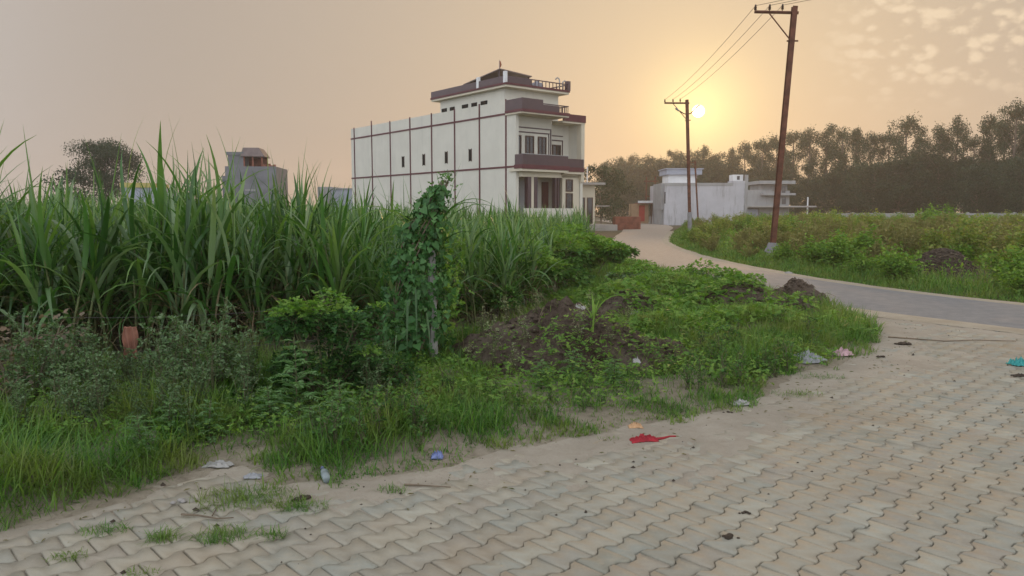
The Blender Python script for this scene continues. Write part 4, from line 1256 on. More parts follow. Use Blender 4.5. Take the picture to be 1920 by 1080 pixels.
# grey-green bushy weeds on the left
wp = [weed_proto(np.random.RandomState(40 + k), 0.85, 6, 0.040, 8, M['stem'], M['weed'], 'bushy_weed', 'grey green bushy weed in the thicket before the left cane', 'weed', 'bushy weeds before the left cane') for k in range(4)]
sp = []
for k in range(72):
    px_ = RS.uniform(20, 475); py_ = RS.uniform(735, 850)
    x, y = gnd(px_, py_); sp.append((x, y, RS.uniform(0.55, 0.8) * np.interp(py_, [735, 800, 850], [1.25, 1.0, .6]) * (.6 if 205 < px_ < 285 else 1)))
for k in range(5):
    x, y = gnd(RS.uniform(690, 740), RS.uniform(720, 780)); sp.append((x, y, RS.uniform(0.4, 0.6)))
plant_out(wp, sp, ['grey green bushy weed at the far left below the half dead bush' if x / y < -.55 else 'grey green bushy weed below the hanging brown rag' if x / y < -.45 else 'grey green bushy weed left of the dark creeper bush' if x / y < -.29 else 'grey green bushy weed at the foot of the creeper bush and vine post' for x, y, s_ in sp])
vw = [weed_proto(np.random.RandomState(50 + k), 0.42, 5, 0.034, 7, M['stem'], M['creeper'], 'verge_weed', 'small leafy green weed in the grass along the paving edge', 'weed', 'small leafy weeds along the verge', 0.6) for k in range(4)]
sp = []
for k in range(110):
    px_ = RS.uniform(560, 1540); py_ = np.interp(px_, [560, 860, 960, 1180, 1400, 1540], [870, 850, 815, 770, 735, 670]) - RS.uniform(0, 1) ** 1.3 * np.interp(px_, [560, 1000, 1540], [110, 95, 70])
    x, y = gnd(px_, py_)
    if not keep_off_mounds(np.array([[x, y]]), .03)[0]: continue
    sp.append((x, y, RS.uniform(.45, 1.0) * (.55 if 860 < px_ < 1240 else 1)))
plant_out(vw, sp, ['small leafy weed in the grass behind the plastic bottle' if x / y < -.14 else 'small leafy weed in the grass behind the blue wrapper' if x / y < .03 else 'small leafy weed in the grass behind the red rag' if x / y < .2 else 'small leafy weed in the grass left of the grey white sack' for x, y, s_ in sp])
# pale flowering weeds round the big heap
pw = [weed_proto(np.random.RandomState(60 + k), 0.66, 5, 0.034, 6, M['stem'], M['pale_weed'], 'pale_weed', 'pale seeding weed growing around the big soil heap', 'weed', 'pale weeds around the big soil heap', 0.45) for k in range(3)]
sp = []
for px_, py_, s in ((880, 690, .9), (905, 672, 1.0), (925, 690, 1.1), (950, 668, 1.15), (965, 700, .9), (985, 690, .8), (1005, 672, .85), (900, 640, .9), (1085, 690, .9), (1105, 672, .7), (1145, 690, .7), (1175, 668, .8), (1210, 690, .6), (935, 640, .8), (975, 650, .7)):
    x, y = gnd(px_, py_, 0.08); sp.append((x, y, s * RS.uniform(.5, .72)))
plant_out(pw, sp)


# feathery cut-leaved weeds in the foreground
def feather_proto(rs, H, label):
    e = thing('feathery_weed', label, 'weed', (0, -50, 0))
    st = MB(); pos, dr, sz = [], [], []
    st.tube([(0, 0, 0), (.01, 0, H * .5), (0, .01, H)], [.007, .005, .002], 5, False)
    for k in range(26):
        q = 0.08 + 0.9 * k / 26; a = k * 2.4; L = H * 0.36 * (1.12 - q) + 0.05
        p0 = np.array([0, 0, H * q]); d = np.array([math.cos(a), math.sin(a), 0.55])
        prev = p0
        pts_ = [p0]
        for j in range(1, 6):
            f = j / 5; p = p0 + np.array([d[0] * L * f, d[1] * L * f, L * (0.6 * f - 0.5 * f * f)]); pts_.append(p)
            tang = p - prev; side = np.array([-d[1], d[0], 0])
            for s in (-1, 1):
                for rep in (0, 1):
                    pos.append(prev + tang * (0.3 + 0.5 * rep)); dr.append(tang / np.linalg.norm(tang) * 0.8 + side * s * 0.9 + np.array([0, 0, rs.normal(0, .15)])); sz.append(L * 0.34 * (1.15 - 0.6 * f))
            prev = p
        pos.append(prev); dr.append(d); sz.append(L * .2)
        st.tube(pts_, [.0025, .002, .002, .0015, .001, .001], 3, False)
    kid(e, st.build('stems', M['stem'], e))
    V, Q = cards(np.array(pos), np.array(dr), np.array(sz), 0.28, rs.normal(0, .3, len(pos)))
    kid(e, obj('leaves', np_mesh('leaves', V, [Q]), M['feather'], e))
    return e


fw = []
for k, (px_, py_, H, lab) in enumerate(((556, 800, 0.62, 'tall feathery weed standing before the dark creeper bush'), (640, 838, 0.42, 'feathery weed right of the tall one, at the grass edge'), (585, 842, 0.26, 'low feathery weed between the two taller ones'),
                                        (322, 842, 0.30, 'low feathery weed in grass left of the bare paving gap'), (395, 838, 0.28, 'small feathery weed above the white scrap of plastic'), (262, 872, 0.30, 'feathery weed spreading over the left grass'), (690, 760, 0.34, 'feathery weed below the vine covered post'),
                                        (1075, 728, 0.30, 'feathery weed below the big soil heap'), (1015, 745, 0.26, 'small feathery weed in grass before the soil heap'), (1150, 742, 0.27, 'feathery weed near the young maize plant'), (505, 815, 0.30, 'small feathery weed at the foot of the creeper bush'))):
    x, y = gnd(px_, py_); e = feather_proto(np.random.RandomState(80 + k), H, lab)
    e.location = (x, y, float(land_h(np.array([x]), np.array([y]))[0]) - 0.01); e.rotation_euler = (0, 0, k * 1.3)
    tag(e, group='feathery weeds on the verge')


# creeper bushes: mounds of small leaves over a tangle of stems
def creeper_bush(name, label, loc, rad, n, leaf, mat, bright=0.25, cat='shrub', stemmat='stem', shape=None, lumps=9):
    e = thing(name, label, cat, loc)
    rs = np.random.RandomState(int(n))
    cen = np.array([[rs.uniform(-.72, .72) * rad[0], rs.uniform(-.62, .62) * rad[1], rad[2] * rs.uniform(.2, .8)] for _ in range(lumps)]); cen[:, 2] *= 1 - .35 * (cen[:, 0] / rad[0]) ** 2; rr = rs.uniform(.24, .46, lumps) * (9 / lumps) ** .45
    k = rs.randint(0, lumps, n); d = sphere_dirs(n, -0.5)
    sc = np.array(rad) * np.array([1, 1, .62])
    pos = cen[k] + d * rr[k][:, None] * sc[None] * rs.uniform(.72, 1.06, n)[:, None]
    pos[:, 2] = np.maximum(pos[:, 2], 0.02)
    dr = d + rs.normal(0, .6, (n, 3)); dr[:, 2] = dr[:, 2] * .5 - .15
    V, Q = cards(pos, dr, rs.uniform(leaf * .6, leaf * 1.35, n), .8, rs.normal(0, .5, n), shape or (HEART, HEART_F))
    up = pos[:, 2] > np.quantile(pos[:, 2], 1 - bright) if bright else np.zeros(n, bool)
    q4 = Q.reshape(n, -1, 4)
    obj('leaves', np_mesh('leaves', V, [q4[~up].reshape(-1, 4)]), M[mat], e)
    if bright: obj('upper_leaves', np_mesh('upper_leaves', V, [q4[up].reshape(-1, 4)]), M['creeper_bright'], e)  # topmost share of the leaves takes the brighter green
    st = MB()
    for j in range(lumps):
        c = cen[j]; st.tube([(c[0] * .3, c[1] * .3, 0), (c[0] * .6, c[1] * .7, c[2] * .6), tuple(c)], [.012, .009, .005], 5, False)
        for _ in range(5):
            v = sphere_dirs(1, -.2)[0] * rr[j] * sc * .9; st.tube([tuple(c), tuple(c + v * .6 + np.array([0, 0, .03])), tuple(c + v)], [.005, .003, .002], 4, False)
    st.build('stems', M[stemmat], e)
    return e


x, y = gnd(588, 792)
creeper_bush('creeper_bush', 'dark green creeper smothered bush left of the vine covered post', (x, y + .45, 0.03), (0.60, 0.45, 0.98), 3900, .048, 'creeper_dark', .12, lumps=18)
x, y = gnd(675, 785)
creeper_bush('creeper_bush', 'lower dark creeper mound between the creeper bush and vine post', (x, y + .45, 0.03), (0.36, 0.4, 0.58), 1300, .045, 'creeper_dark', .05)
x, y = gnd(1105, 540)
creeper_bush('creeper_bush', 'round bright green creeper shrub at the right end of the cane', (x, y + 1.0, 0.02), (1.0, 1.0, 1.25), 3400, .11, 'creeper', .35)
x, y = gnd(1155, 520)
creeper_bush('creeper_bush', 'smaller shrub beside the dirt road at the cane corner', (x, y + 1.6, 0.02), (0.7, 0.9, 0.95), 1500, .11, 'creeper', .15)
x, y = gnd(1010, 585)
creeper_bush('creeper_bush', 'creeper covered clump against the low cane behind the soil heap', (x - .1, y + .4, 0.02), (0.9, 0.6, 1.1), 1900, .09, 'creeper', .25)
x, y = gnd(945, 600)
creeper_bush('creeper_bush', 'dark creeper tangle in the low cane right above the left flank of the soil heap', (x, y + .5, 0.02), (0.7, 0.5, 1.15), 1501, .075, 'creeper', .12)
x, y = gnd(1062, 562)
creeper_bush('creeper_bush', 'creeper tangle in the low cane between the heap and the round bright shrub', (x - .2, y + .5, 0.02), (0.8, 0.6, 1.3), 1702, .09, 'creeper', .25)
x, y = gnd(890, 625)
creeper_bush('creeper_bush', 'dark creeper clump right of the vine covered post', (x + .05, y + .5, 0.02), (0.55, 0.5, 0.95), 1400, .07, 'creeper', .15)
for px_, py_, r_, lab in ((1180, 520, .55, 'leafy weed bush nearest the dirt road on the verge'), (1275, 535, .6, 'leafy weed bush on the crest of the verge'), (1350, 532, .55, 'weed bush in the middle of the verge crest'), (1395, 540, .4, 'small weed bush left of the dug earth by the tarmac'), (1225, 525, .5, 'weed bush between the road side and crest bushes')):
    x, y = gnd(px_, py_ + 22)
    creeper_bush('verge_bush', lab, (x, y, float(land_h(np.array([x]), np.array([y]))[0])), (r_ * 1.1, r_, r_ * .95), 800 + int(px_ / 3), .06, 'weed', .3, 'shrub', 'stem', (LEAF6, LEAF6_F), 7)
# dry bush at the left edge
x, y = gnd(10, 800)
e = creeper_bush('dry_bush', 'half dead brown bush at the left edge before the cane', (x - .1, y + .3, 0.02), (0.55, 0.45, 0.92), 420, .045, 'dry_leafy', 0, 'shrub', 'dry_stem', (LEAF6, LEAF6_F), 10)

# the vine covered fence post
vx, vy = gnd(782, 694)
vp_ = thing('vine_post', 'tall column of heart shaped vine leaves over a leaning fence post', 'vine', (vx, vy + .15, 0.0))
MB().tube([(0.17, -0.12, 0), (0.16, -0.10, 0.6), (0.15, -0.05, 1.2)], [.045, .042, .04], 7).build('post', M['concrete'], vp_)
prof = lambda z: np.interp(z, [0, .3, .7, 1.1, 1.4, 1.6, 1.75, 1.93], [.36, .34, .33, .30, .25, .17, .11, .03])
shift = lambda z: np.interp(z, [0, .5, 1.0, 1.4, 1.7, 1.95], [-.03, -.02, 0, .05, .17, .32])
hm = [np_mesh('vine_leaf', HEART * np.array([.066, .066, .066]) * s, [HEART_F, HEART_T]) for s in (0.6, 0.95, 1.35)]


def vine_spot(fr=True):
    z = RS.uniform(0.12, 1.85); a = RS.uniform(-2.6, -0.5) if fr else RS.uniform(0, 6.28)
    r = prof(z) * RS.uniform(.55, 1.2) * (0.62 + 0.85 * float(vnoise(z * 4.0, a * 1.5 + 3))) + (.08 * RS.rand() if RS.rand() < .12 else 0)
    return np.array([shift(z) + r * math.cos(a), r * math.sin(a) * .8, z]), a


for k in range(260):                                     # the leaves one can pick out, each its own part
    p, a = vine_spot()
    o = obj('vine_leaf', hm[RS.randint(3)], M['vine'], vp_)
    n_ = Vector((math.cos(a), math.sin(a) * 1.0, 0.75 + RS.normal(0, .45))).normalized()
    d_ = Vector((RS.normal(0, .6), -0.25, -1)); d_ = (d_ - n_ * d_.dot(n_)).normalized(); s_ = n_.cross(d_)
    o.matrix_local = Matrix.Translation(p) @ Matrix((d_, s_, n_)).transposed().to_4x4()
n = 1300
pp = np.array([vine_spot(False)[0] for _ in range(n)]); pp[:, :2] *= .86
V, Q = cards(pp, np.c_[RS.normal(0, .5, n), RS.normal(0, .5, n), -np.ones(n)], U(.05, .1, n), .9, None, (HEART, HEART_F))
tag(obj('inner_leaves', np_mesh('inner_leaves', V, [Q]), M['vine'], vp_), kind='stuff')
n = 260
z = U(1.1, 2.0, n); pp = np.c_[shift(z) + RS.normal(0, 1, n) * (prof(z) * .8 + .01), RS.normal(0, .08, n), z]
V, Q = cards(pp, sphere_dirs(n), U(.025, .055, n), .8, None, (HEART, HEART_F))
obj('tip_leaves', np_mesh('tip_leaves', V, [Q]), M['creeper'], vp_)
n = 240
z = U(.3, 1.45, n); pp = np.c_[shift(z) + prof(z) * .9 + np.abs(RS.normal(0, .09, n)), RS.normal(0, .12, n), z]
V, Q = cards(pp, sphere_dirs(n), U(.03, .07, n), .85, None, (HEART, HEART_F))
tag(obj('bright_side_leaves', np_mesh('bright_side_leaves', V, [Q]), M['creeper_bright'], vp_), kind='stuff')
st = MB()
for k in range(9):
    a = RS.uniform(0, 6.28); st.tube([(shift(z_) + prof(z_) * .7 * math.cos(a + z_ * 2), prof(z_) * .6 * math.sin(a + z_ * 2), z_) for z_ in np.linspace(0, 1.9, 9)], .006, 4, False)
st.build('stems', M['dry_stem'], vp_)
sb_ = np.array([[shift(z_) + s_ * .15, -.05, z_] for z_, s_ in ((1.45, -1), (1.5, -1), (1.42, 1), (1.5, 1), (1.2, 1), (1.35, 1))])
V, Q = blades(sb_, np.array([3.3, 3.6, -.5, -.2, -.6, 0.1]), np.array([.75, .6, .8, .75, .7, .9]), np.array([.7, .9, .5, .6, .8, .5]), np.array([1.9, 1.7, 2.2, 2.1, 1.3, 2.0]), np.full(6, .045), 9, .4)
obj('drooping_blades', np_mesh('drooping_blades', V, [Q], True), M['cane'], vp_)
V, Q = blades(np.array([[-.06, -.33, .72], [.02, -.34, .85], [-.16, -.33, .5], [.12, -.3, .6]]), np.array([-1.5, -1.4, -1.7, -1.2]), np.array([.5, .55, .35, .4]), np.full(4, 2.6), np.full(4, .5), np.array([.025, .02, .015, .02]), 5, .3)
obj('hanging_blades', np_mesh('hanging_blades', V, [Q], True), M['weed'], vp_)
# ================================================================== soil heaps
heap_labels = ('big dark brown soil heap in the middle of the verge', 'small dark soil heap right behind the big heap', 'dug brown earth heap half covered by creepers near the road', 'small reddish earth heap right of the creeper covered heap', 'dark earth ridge at the tarmac edge')
for k, (cx, cy, rx, ry, h) in enumerate(MOUNDS):
    n = 90 if k == 0 else 46
    X, Y, Fq = grid(-1.25 * rx, 1.25 * rx, -1.25 * ry, 1.25 * ry, 2.5 * max(rx, ry) / n)
    z = mound_h(X + cx, Y + cy, k)
    z = z + np.clip(z + .05, 0, .1) * (1.5 * (fbm(X * 6 + k, Y * 6, 4, .65) - .5) + 0.6 * (fbm(X * 22, Y * 22, 2) - .5))
    base = verge_h(X + cx, Y + cy)
    kp = z > base - 0.04
    Fq = Fq[kp[Fq].any(1)]
    e = thing('soil_heap', heap_labels[k], 'soil heap', (cx, cy, 0))
    obj('heap', np_mesh('heap', np.c_[X, Y, np.maximum(z, base - .05)], [Fq], True), M['mound_soil'], e)
    cl = MB(); rs = np.random.RandomState(500 + k); zi = {}
    for _ in range(420 if k == 0 else 160):
        a = rs.uniform(0, 6.28); r = math.sqrt(rs.uniform(0, 1)) * 1.02; x = rx * r * math.cos(a); y = ry * r * math.sin(a)
        zz = float(max(mound_h(np.array([x + cx]), np.array([y + cy]), k)[0], verge_h(np.array([x + cx]), np.array([y + cy]))[0])); s = rs.gamma(2.0, .011) + .008
        V = [(x + s * q[0] * rs.uniform(.7, 1.2), y + s * q[1] * rs.uniform(.7, 1.2), zz + .2 * s + s * q[2] * rs.uniform(.6, 1)) for q in ((1, 0, 0), (-1, 0, 0), (0, 1, 0), (0, -1, 0), (.2, .1, 1), (0, 0, -1))]
        cl.add(V, [(0, 2, 4), (2, 1, 4), (1, 3, 4), (3, 0, 4), (2, 0, 5), (1, 2, 5), (3, 1, 5), (0, 3, 5)])
    tag(cl.build('clods', M['mound_soil'], e), kind='stuff')
    rt = MB()
    for _ in range(120 if k == 0 else 40):                # roots and straw sticking out
        a = rs.uniform(0, 6.28); r = math.sqrt(rs.uniform(0, .9)); x = rx * r * math.cos(a); y = ry * r * math.sin(a)
        zz = float(mound_h(np.array([x + cx]), np.array([y + cy]), k)[0]); l = rs.uniform(.05, .3); b_ = rs.uniform(0, 6.28)
        rt.tube([(x, y, zz - .01), (x + l * .5 * math.cos(b_), y + l * .5 * math.sin(b_), zz + .03), (x + l * math.cos(b_), y + l * math.sin(b_), zz - .05 + rs.uniform(-.05, .05))], rs.uniform(.0015, .0045), 4, False)
    tag(rt.build('roots', M['dry_stem'], e), kind='stuff')

# young maize plant by the heap
x, y = gnd(1110, 700)
e = thing('maize_seedling', 'young bright green maize plant with arching leaf before the big soil heap', 'maize plant', (x, y, float(land_h(np.array([x]), np.array([y]))[0])))
MB().tube([(0, 0, 0), (0.01, 0, .12), (.02, 0, .2)], [.012, .01, .006], 6).build('stalk', M['creeper_bright'], e)
for az, L, le, bd, w, z in ((0.1, .55, .35, 2.3, .04, .15), (2.9, .3, .4, 1.0, .03, .12), (0.5, .26, .15, .4, .03, .1), (-.4, .36, .6, 2.1, .028, .08), (1.6, .26, .25, .7, .03, .15)):
    V, Q = blades(np.array([[0.01, 0, z]]), np.array([az]), np.array([L]), np.array([le]), np.array([bd]), np.array([w]), 8, .4)
    obj('leaf', np_mesh('leaf', V, [Q], True), M['creeper_bright'], e)

# ================================================================== right-hand scrub field
FIELD = [(9.3, 13.2), (8.3, 16.6), (7.9, 19.5), (7.6, 23.6), (7.6, 28), (8.6, 37.6), (10.6, 46), (13.4, 58), (17.5, 74), (26, 82), (62, 82), (44, 60), (30, 38), (22, 28), (13.5, 14.5)]
EDGE_R = [(17.6, 2.5), (13.4, 7.3), (10.9, 10.2), (9.2, 12.8), (8.0, 15.0), (7.45, 17.0), (7.1, 19.6), (6.85, 23.6), (6.9, 28.0), (7.9, 37.5), (9.8, 46.0), (12.6, 58.0), (16.8, 74.0)]
M['scrub'] = leafy('scrub_leaf', [(0.12, 0.19, 0.04), (0.20, 0.27, 0.06), (0.27, 0.31, 0.085), (0.28, 0.27, 0.095)], 0.45, 0.6, 0.25)
M['scrub_green'] = leafy('scrub_green_leaf', [(0.09, 0.19, 0.035), (0.15, 0.28, 0.05), (0.24, 0.36, 0.07)], 0.45, 0.55, 0.3)
M['scrub_brown'] = leafy('scrub_brown_leaf', [(0.22, 0.20, 0.08), (0.29, 0.265, 0.11), (0.20, 0.22, 0.07), (0.33, 0.29, 0.14)], 0.25, 0.7, 0.2)


def scrub_proto(seed, H, Wd, n, leaf, mat, name, label, cat='shrub', group=None, wispy=False):
    rs = np.random.RandomState(seed)
    e = thing(name, label, cat, (0, -50, 0), 0, group)
    st = MB(); pos, dr = [], []
    ns = 16
    for s in range(ns):
        a = rs.uniform(0, 6.28); sp_ = rs.uniform(.1, 1) * Wd; h = H * rs.uniform(.6, 1) * (1 - .35 * (sp_ / Wd) ** 2)
        P = [np.array([sp_ * .2 * q * math.cos(a) + sp_ * .8 * q ** 1.6 * math.cos(a), sp_ * q ** 1.3 * math.sin(a), h * q]) + rs.normal(0, .02, 3) for q in np.linspace(0, 1, 5)]
        st.tube(P, [.014, .011, .008, .005, .003], 4, False)
        for _ in range(n // ns):
            q = rs.uniform(.12, 1) ** .7; i = min(int(q * 4), 3); b0 = P[i] + (P[i + 1] - P[i]) * (q * 4 - i)
            spread_ = (0.05 if wispy else .13) * H * (1.15 - q * .6)
            pos.append(b0 + rs.normal(0, 1, 3) * spread_ * np.array([1, 1, .8])); v = rs.normal(0, 1, 3); v[2] = abs(v[2]) * (1.4 if wispy else .6); dr.append(v)
    pos = np.array(pos); pos[:, 2] = np.abs(pos[:, 2]); dr = np.array(dr)
    kid(e, st.build('stems', M['stem'], e))
    V, Q = cards(pos, dr, rs.uniform(leaf * .6, leaf * 1.4, len(pos)), .28 if wispy else .6, rs.normal(0, .6, len(pos)))
    kid(e, obj('leaves', np_mesh('leaves', V, [Q]), M[mat], e))
    return e


kinds = [('scrub_bush', 'olive green scrub bush in the rough field right of the road', 'scrub', [scrub_proto(700 + k, 1.75, 1.0, 1700, .12, 'scrub', 'scrub_bush', 'olive green scrub bush in the rough field right of the road', 'shrub', 'scrub bushes in the rough field') for k in range(4)]),
         ('green_bush', '', '', [scrub_proto(710 + k, 1.55, 1.0, 1700, .13, 'scrub_green', 'green_bush', 'fresh green leafy bush in the rough field right of the road', 'shrub', 'fresh green bushes in the rough field') for k in range(3)]),
         ('brown_bush', '', '', [scrub_proto(720 + k, 1.65, .9, 1700, .12, 'scrub_brown', 'brown_bush', 'tawny brown dried bush in the rough field right of the road', 'shrub', 'tawny bushes in the rough field', True) for k in range(3)])]
q = scatter(FIELD, 5200)
q = q[in_view(q, .02) & (np.abs(q[:, 0] / q[:, 1]) < .72)]
dq = np.hypot(q[:, 0], q[:, 1])
q = q[RS.rand(len(q)) < np.clip(24 / dq, 0, 1) ** 1.5]
sel = []
for p in q:                                              # keep bushes a little apart
    if all((p[0] - s[0]) ** 2 + (p[1] - s[1]) ** 2 > (0.55 + 0.012 * p[1]) ** 2 for s in sel): sel.append(p)
    if len(sel) >= 290: break
sel.sort(key=lambda p: p[1])
lists = [[], [], []]
heapx = gnd(1785, 515)
for p in sel:
    if math.hypot(p[0] - heapx[0], p[1] - heapx[1] - .3) < 1.7 or (abs(p[0] / p[1] - heapx[0] / heapx[1]) < .055 and p[1] < heapx[1] + 0.5): continue
    if math.hypot(p[0] - b1[0], p[1] - b1[1]) < .6 or math.hypot(p[0] - b2[0], p[1] - b2[1]) < .8: continue
    n_ = float(fbm(np.array([p[0] * .11 + 2]), np.array([p[1] * .11]), 2)[0]) + RS.normal(0, .07)
    k = 2 if n_ > .585 else (1 if n_ < .41 else 0)
    de = float(dist_line(np.array([p]), EDGE_R)[0])
    s = RS.uniform(.62, 1.05) * np.interp(de, [0, 1.2, 3.0, 8], [.35, .6, .85, 1.0]) * np.interp(p[0] / p[1], [.45, .56, .7], [1.0, .96, .88])
    lists[k].append((p[0], p[1], s))
for k in range(3):
    look = ('olive green scrub bush', 'fresh green leafy bush', 'tawny brown dried bush')[k]
    plant_out(kinds[k][3], lists[k], [look + (' near the farther power pole' if x / y < .29 else ' between the two power poles' if x / y < .345 else ' right behind the leaning power pole' if x / y < .43 else ' left of the brush heap' if x / y < .56 else ' behind or right of the brush heap') + (', close to the road' if y < 24 else ', deep in the field') for x, y, s_ in lists[k]])
# single bushes that stand out
for px_, py_, d, H, mat, lab, wis in ((1765, 385, 38, 2.0, 'scrub_green', 'tall leafy green bush rising over the field near the far wall', False), (1735, 388, 40, 1.9, 'scrub_green', 'leafy green bush left of the tallest field bush', False), (1882, 440, 24, .8, 'scrub_brown', 'round tan tussock in the right of the field', True),
                                      (1800, 470, 20.6, .75, 'scrub_green', 'bright yellow green bush right behind the brush heap', False), (1905, 500, 15.8, .85, 'scrub', 'olive bush at the right edge near the tarmac', False), (1640, 500, 20.5, .85, 'scrub_brown', 'brown dried bush left of the brush heap', True), (1690, 430, 27, 1.2, 'scrub_green', 'green sapling bush in the middle of the field', False)):
    x, y, z = at_depth(px_, py_, d)
    e = scrub_proto(int(px_), H, H * .62, 1700, .085 if d < 30 else .12, mat, 'field_bush', lab, 'shrub', None, wis); e.location = (x, y, -.05)
# undergrowth: grass and weeds as one mass
q = scatter(FIELD + [], 60000); q = q[in_view(q, .02)]
dq = np.hypot(q[:, 0], q[:, 1]); q = q[RS.rand(len(q)) < np.clip(20 / dq, .12, 1)]; dq = np.hypot(q[:, 0], q[:, 1]); n = len(q)
hgt = np.clip(dist_line(q, EDGE_R) / 3.5, .3, 1) * (.5 + .8 * fbm(q[:, 0] * .3, q[:, 1] * .3, 3)) * np.interp(q[:, 0] / q[:, 1], [.5, .7], [1, .7])
U1 = blades(np.c_[q, np.full(n, -.05)], U(0, 6.28, n), U(.25, .62, n) * hgt, U(.02, .5, n), U(.1, 1.3, n), U(.010, .022, n) * np.clip(dq / 20, .8, 2.4), 3)
V, Q = U1
stuff('field_undergrowth', np_mesh('field_undergrowth', V, [Q], True), M['scrub'], 'tangle of tall weeds and grass between the field bushes', 'undergrowth')
n = 26000; q = scatter(FIELD, n * 2); q = q[in_view(q, .02)]; dq = np.hypot(q[:, 0], q[:, 1]); q = q[RS.rand(len(q)) < np.clip(20 / dq, .15, 1)]; n = len(q); dq = np.hypot(q[:, 0], q[:, 1])
hgt = np.clip(dist_line(q, EDGE_R) / 3.0, .25, 1)
z = U(.03, .55, n) * hgt * (.6 + .6 * fbm(q[:, 0] * .3, q[:, 1] * .3, 3))
V, Q = cards(np.c_[q, z], sphere_dirs(n, -.1), U(.05, .11, n) * np.clip(dq / 20, .8, 2), .5)
stuff('field_weeds', np_mesh('field_weeds', V, [Q]), M['scrub_green'], 'small leafy weeds filling the ground of the rough field', 'weeds')
# short grass along the right side of the road
q = []
E2 = chaikin(EDGE_R); T2 = np.gradient(E2, axis=0); N2 = np.c_[T2[:, 1], -T2[:, 0]] / np.linalg.norm(T2, axis=1)[:, None]
ar = np.r_[0, np.cumsum(np.linalg.norm(np.diff(E2, axis=0), axis=1))]
n = 60000; s = ar[-1] * U(0, 1, n) ** 1.5; o = np.abs(RS.gamma(1.6, .8, n)) - .15
bx = np.interp(s, ar, E2[:, 0]); by = np.interp(s, ar, E2[:, 1]); nx = np.interp(s, ar, N2[:, 0]); ny = np.interp(s, ar, N2[:, 1])
sgn = 1.0 if True else -1.0
q = np.c_[bx + nx * o * sgn, by + ny * o * sgn]; m_ = in_view(q, .03) & (q[:, 1] > 8); q, o = q[m_], o[m_]; n = len(q); dq = np.hypot(q[:, 0], q[:, 1])
V, Q = blades(np.c_[q, np.full(n, -.04)], U(0, 6.28, n), U(.10, .26, n) * np.clip(.5 + o, .5, 1.6), U(.05, .8, n), U(.2, 1.4, n), U(.007, .014, n) * np.clip(dq / 14, 1, 3), 3)
stuff('roadside_grass', np_mesh('roadside_grass', V, [Q], True), M['grass'], 'short green grass strip along the far side of the tarmac', 'grass')

# heap of brushwood
hx, hy = heapx
e = thing('brush_heap', 'dome of dark brushwood and straw beside the tarmac', 'brush heap', (hx, hy + .45, -.03), 0, None, 1.2)
M['brush'] = plain('brushwood', (0.085, 0.065, 0.05), 0.95, 0.4, 14, 0.3, 30)
X, Y, Fq = grid(-.75, .75, -.6, .6, .06); rr = np.sqrt((X / .62) ** 2 + (Y / .5) ** 2); Z = np.maximum(.52 * (1 - rr ** 2.2) + .05 * (fbm(X * 6, Y * 6, 3) - .5), -.03)
obj('core', np_mesh('core', np.c_[X, Y, Z], [Fq], True), M['brush'], e)
sk = MB(); rs = np.random.RandomState(5)
for k in range(420):
    a = rs.uniform(0, 6.28); h = rs.uniform(0, 1); r = math.sqrt(max(0, 1 - h)) ; x0 = .64 * r * math.cos(a); y0 = .52 * r * math.sin(a); z0 = .54 * h ** .8
    t_ = a + math.pi / 2 + rs.normal(0, .5); l = rs.uniform(.12, .4)
    sk.tube([(x0 - l / 2 * math.cos(t_), y0 - l / 2 * math.sin(t_) * .8, z0 - .03), (x0 * 1.06, y0 * 1.06, z0 + .03), (x0 + l / 2 * math.cos(t_), y0 + l / 2 * math.sin(t_) * .8, z0 - .03 + rs.normal(0, .02))], rs.uniform(.004, .010), 4, False)
tag(sk.build('sticks', M['brush'], e), kind='stuff')
sk = MB()
for k in range(50):
    a = rs.uniform(0, 6.28); h = rs.uniform(.05, .8); r = math.sqrt(max(0, 1 - h)); x0 = .66 * r * math.cos(a); y0 = .55 * r * math.sin(a); z0 = .56 * h ** .8; l = rs.uniform(.1, .3); t_ = a + math.pi / 2
    sk.tube([(x0 - l * math.cos(t_), y0 - l * math.sin(t_), z0 - .05), (x0, y0, z0 + .02), (x0 + l * math.cos(t_), y0 + l * math.sin(t_), z0 - .04)], .005, 4, False)
tag(sk.build('straw', M['dry_stem'], e), kind='stuff')
st = MB(); rs = np.random.RandomState(9)
pts_ = [(math.cos(a) * rs.uniform(.8, 1.15), math.sin(a) * rs.uniform(.7, 1.1)) for a in np.linspace(0, 6.28, 9)[:-1]]
sx_, sy_ = gnd(1478, 514)
st.add([(x * .13, y * .10, -.02) for x, y in pts_] + [(x * .11, y * .08, .05) for x, y in pts_] + [(0, 0, .07)], [(i, (i + 1) % 8, 8 + (i + 1) % 8, 8 + i) for i in range(8)] + [(8 + i, 8 + (i + 1) % 8, 16) for i in range(8)])
tag(st.build('stone', M['concrete'], None, loc=(sx_, sy_, 0)), 'pale stone at the road edge below the leaning pole', 'stone')

# ================================================================== trees


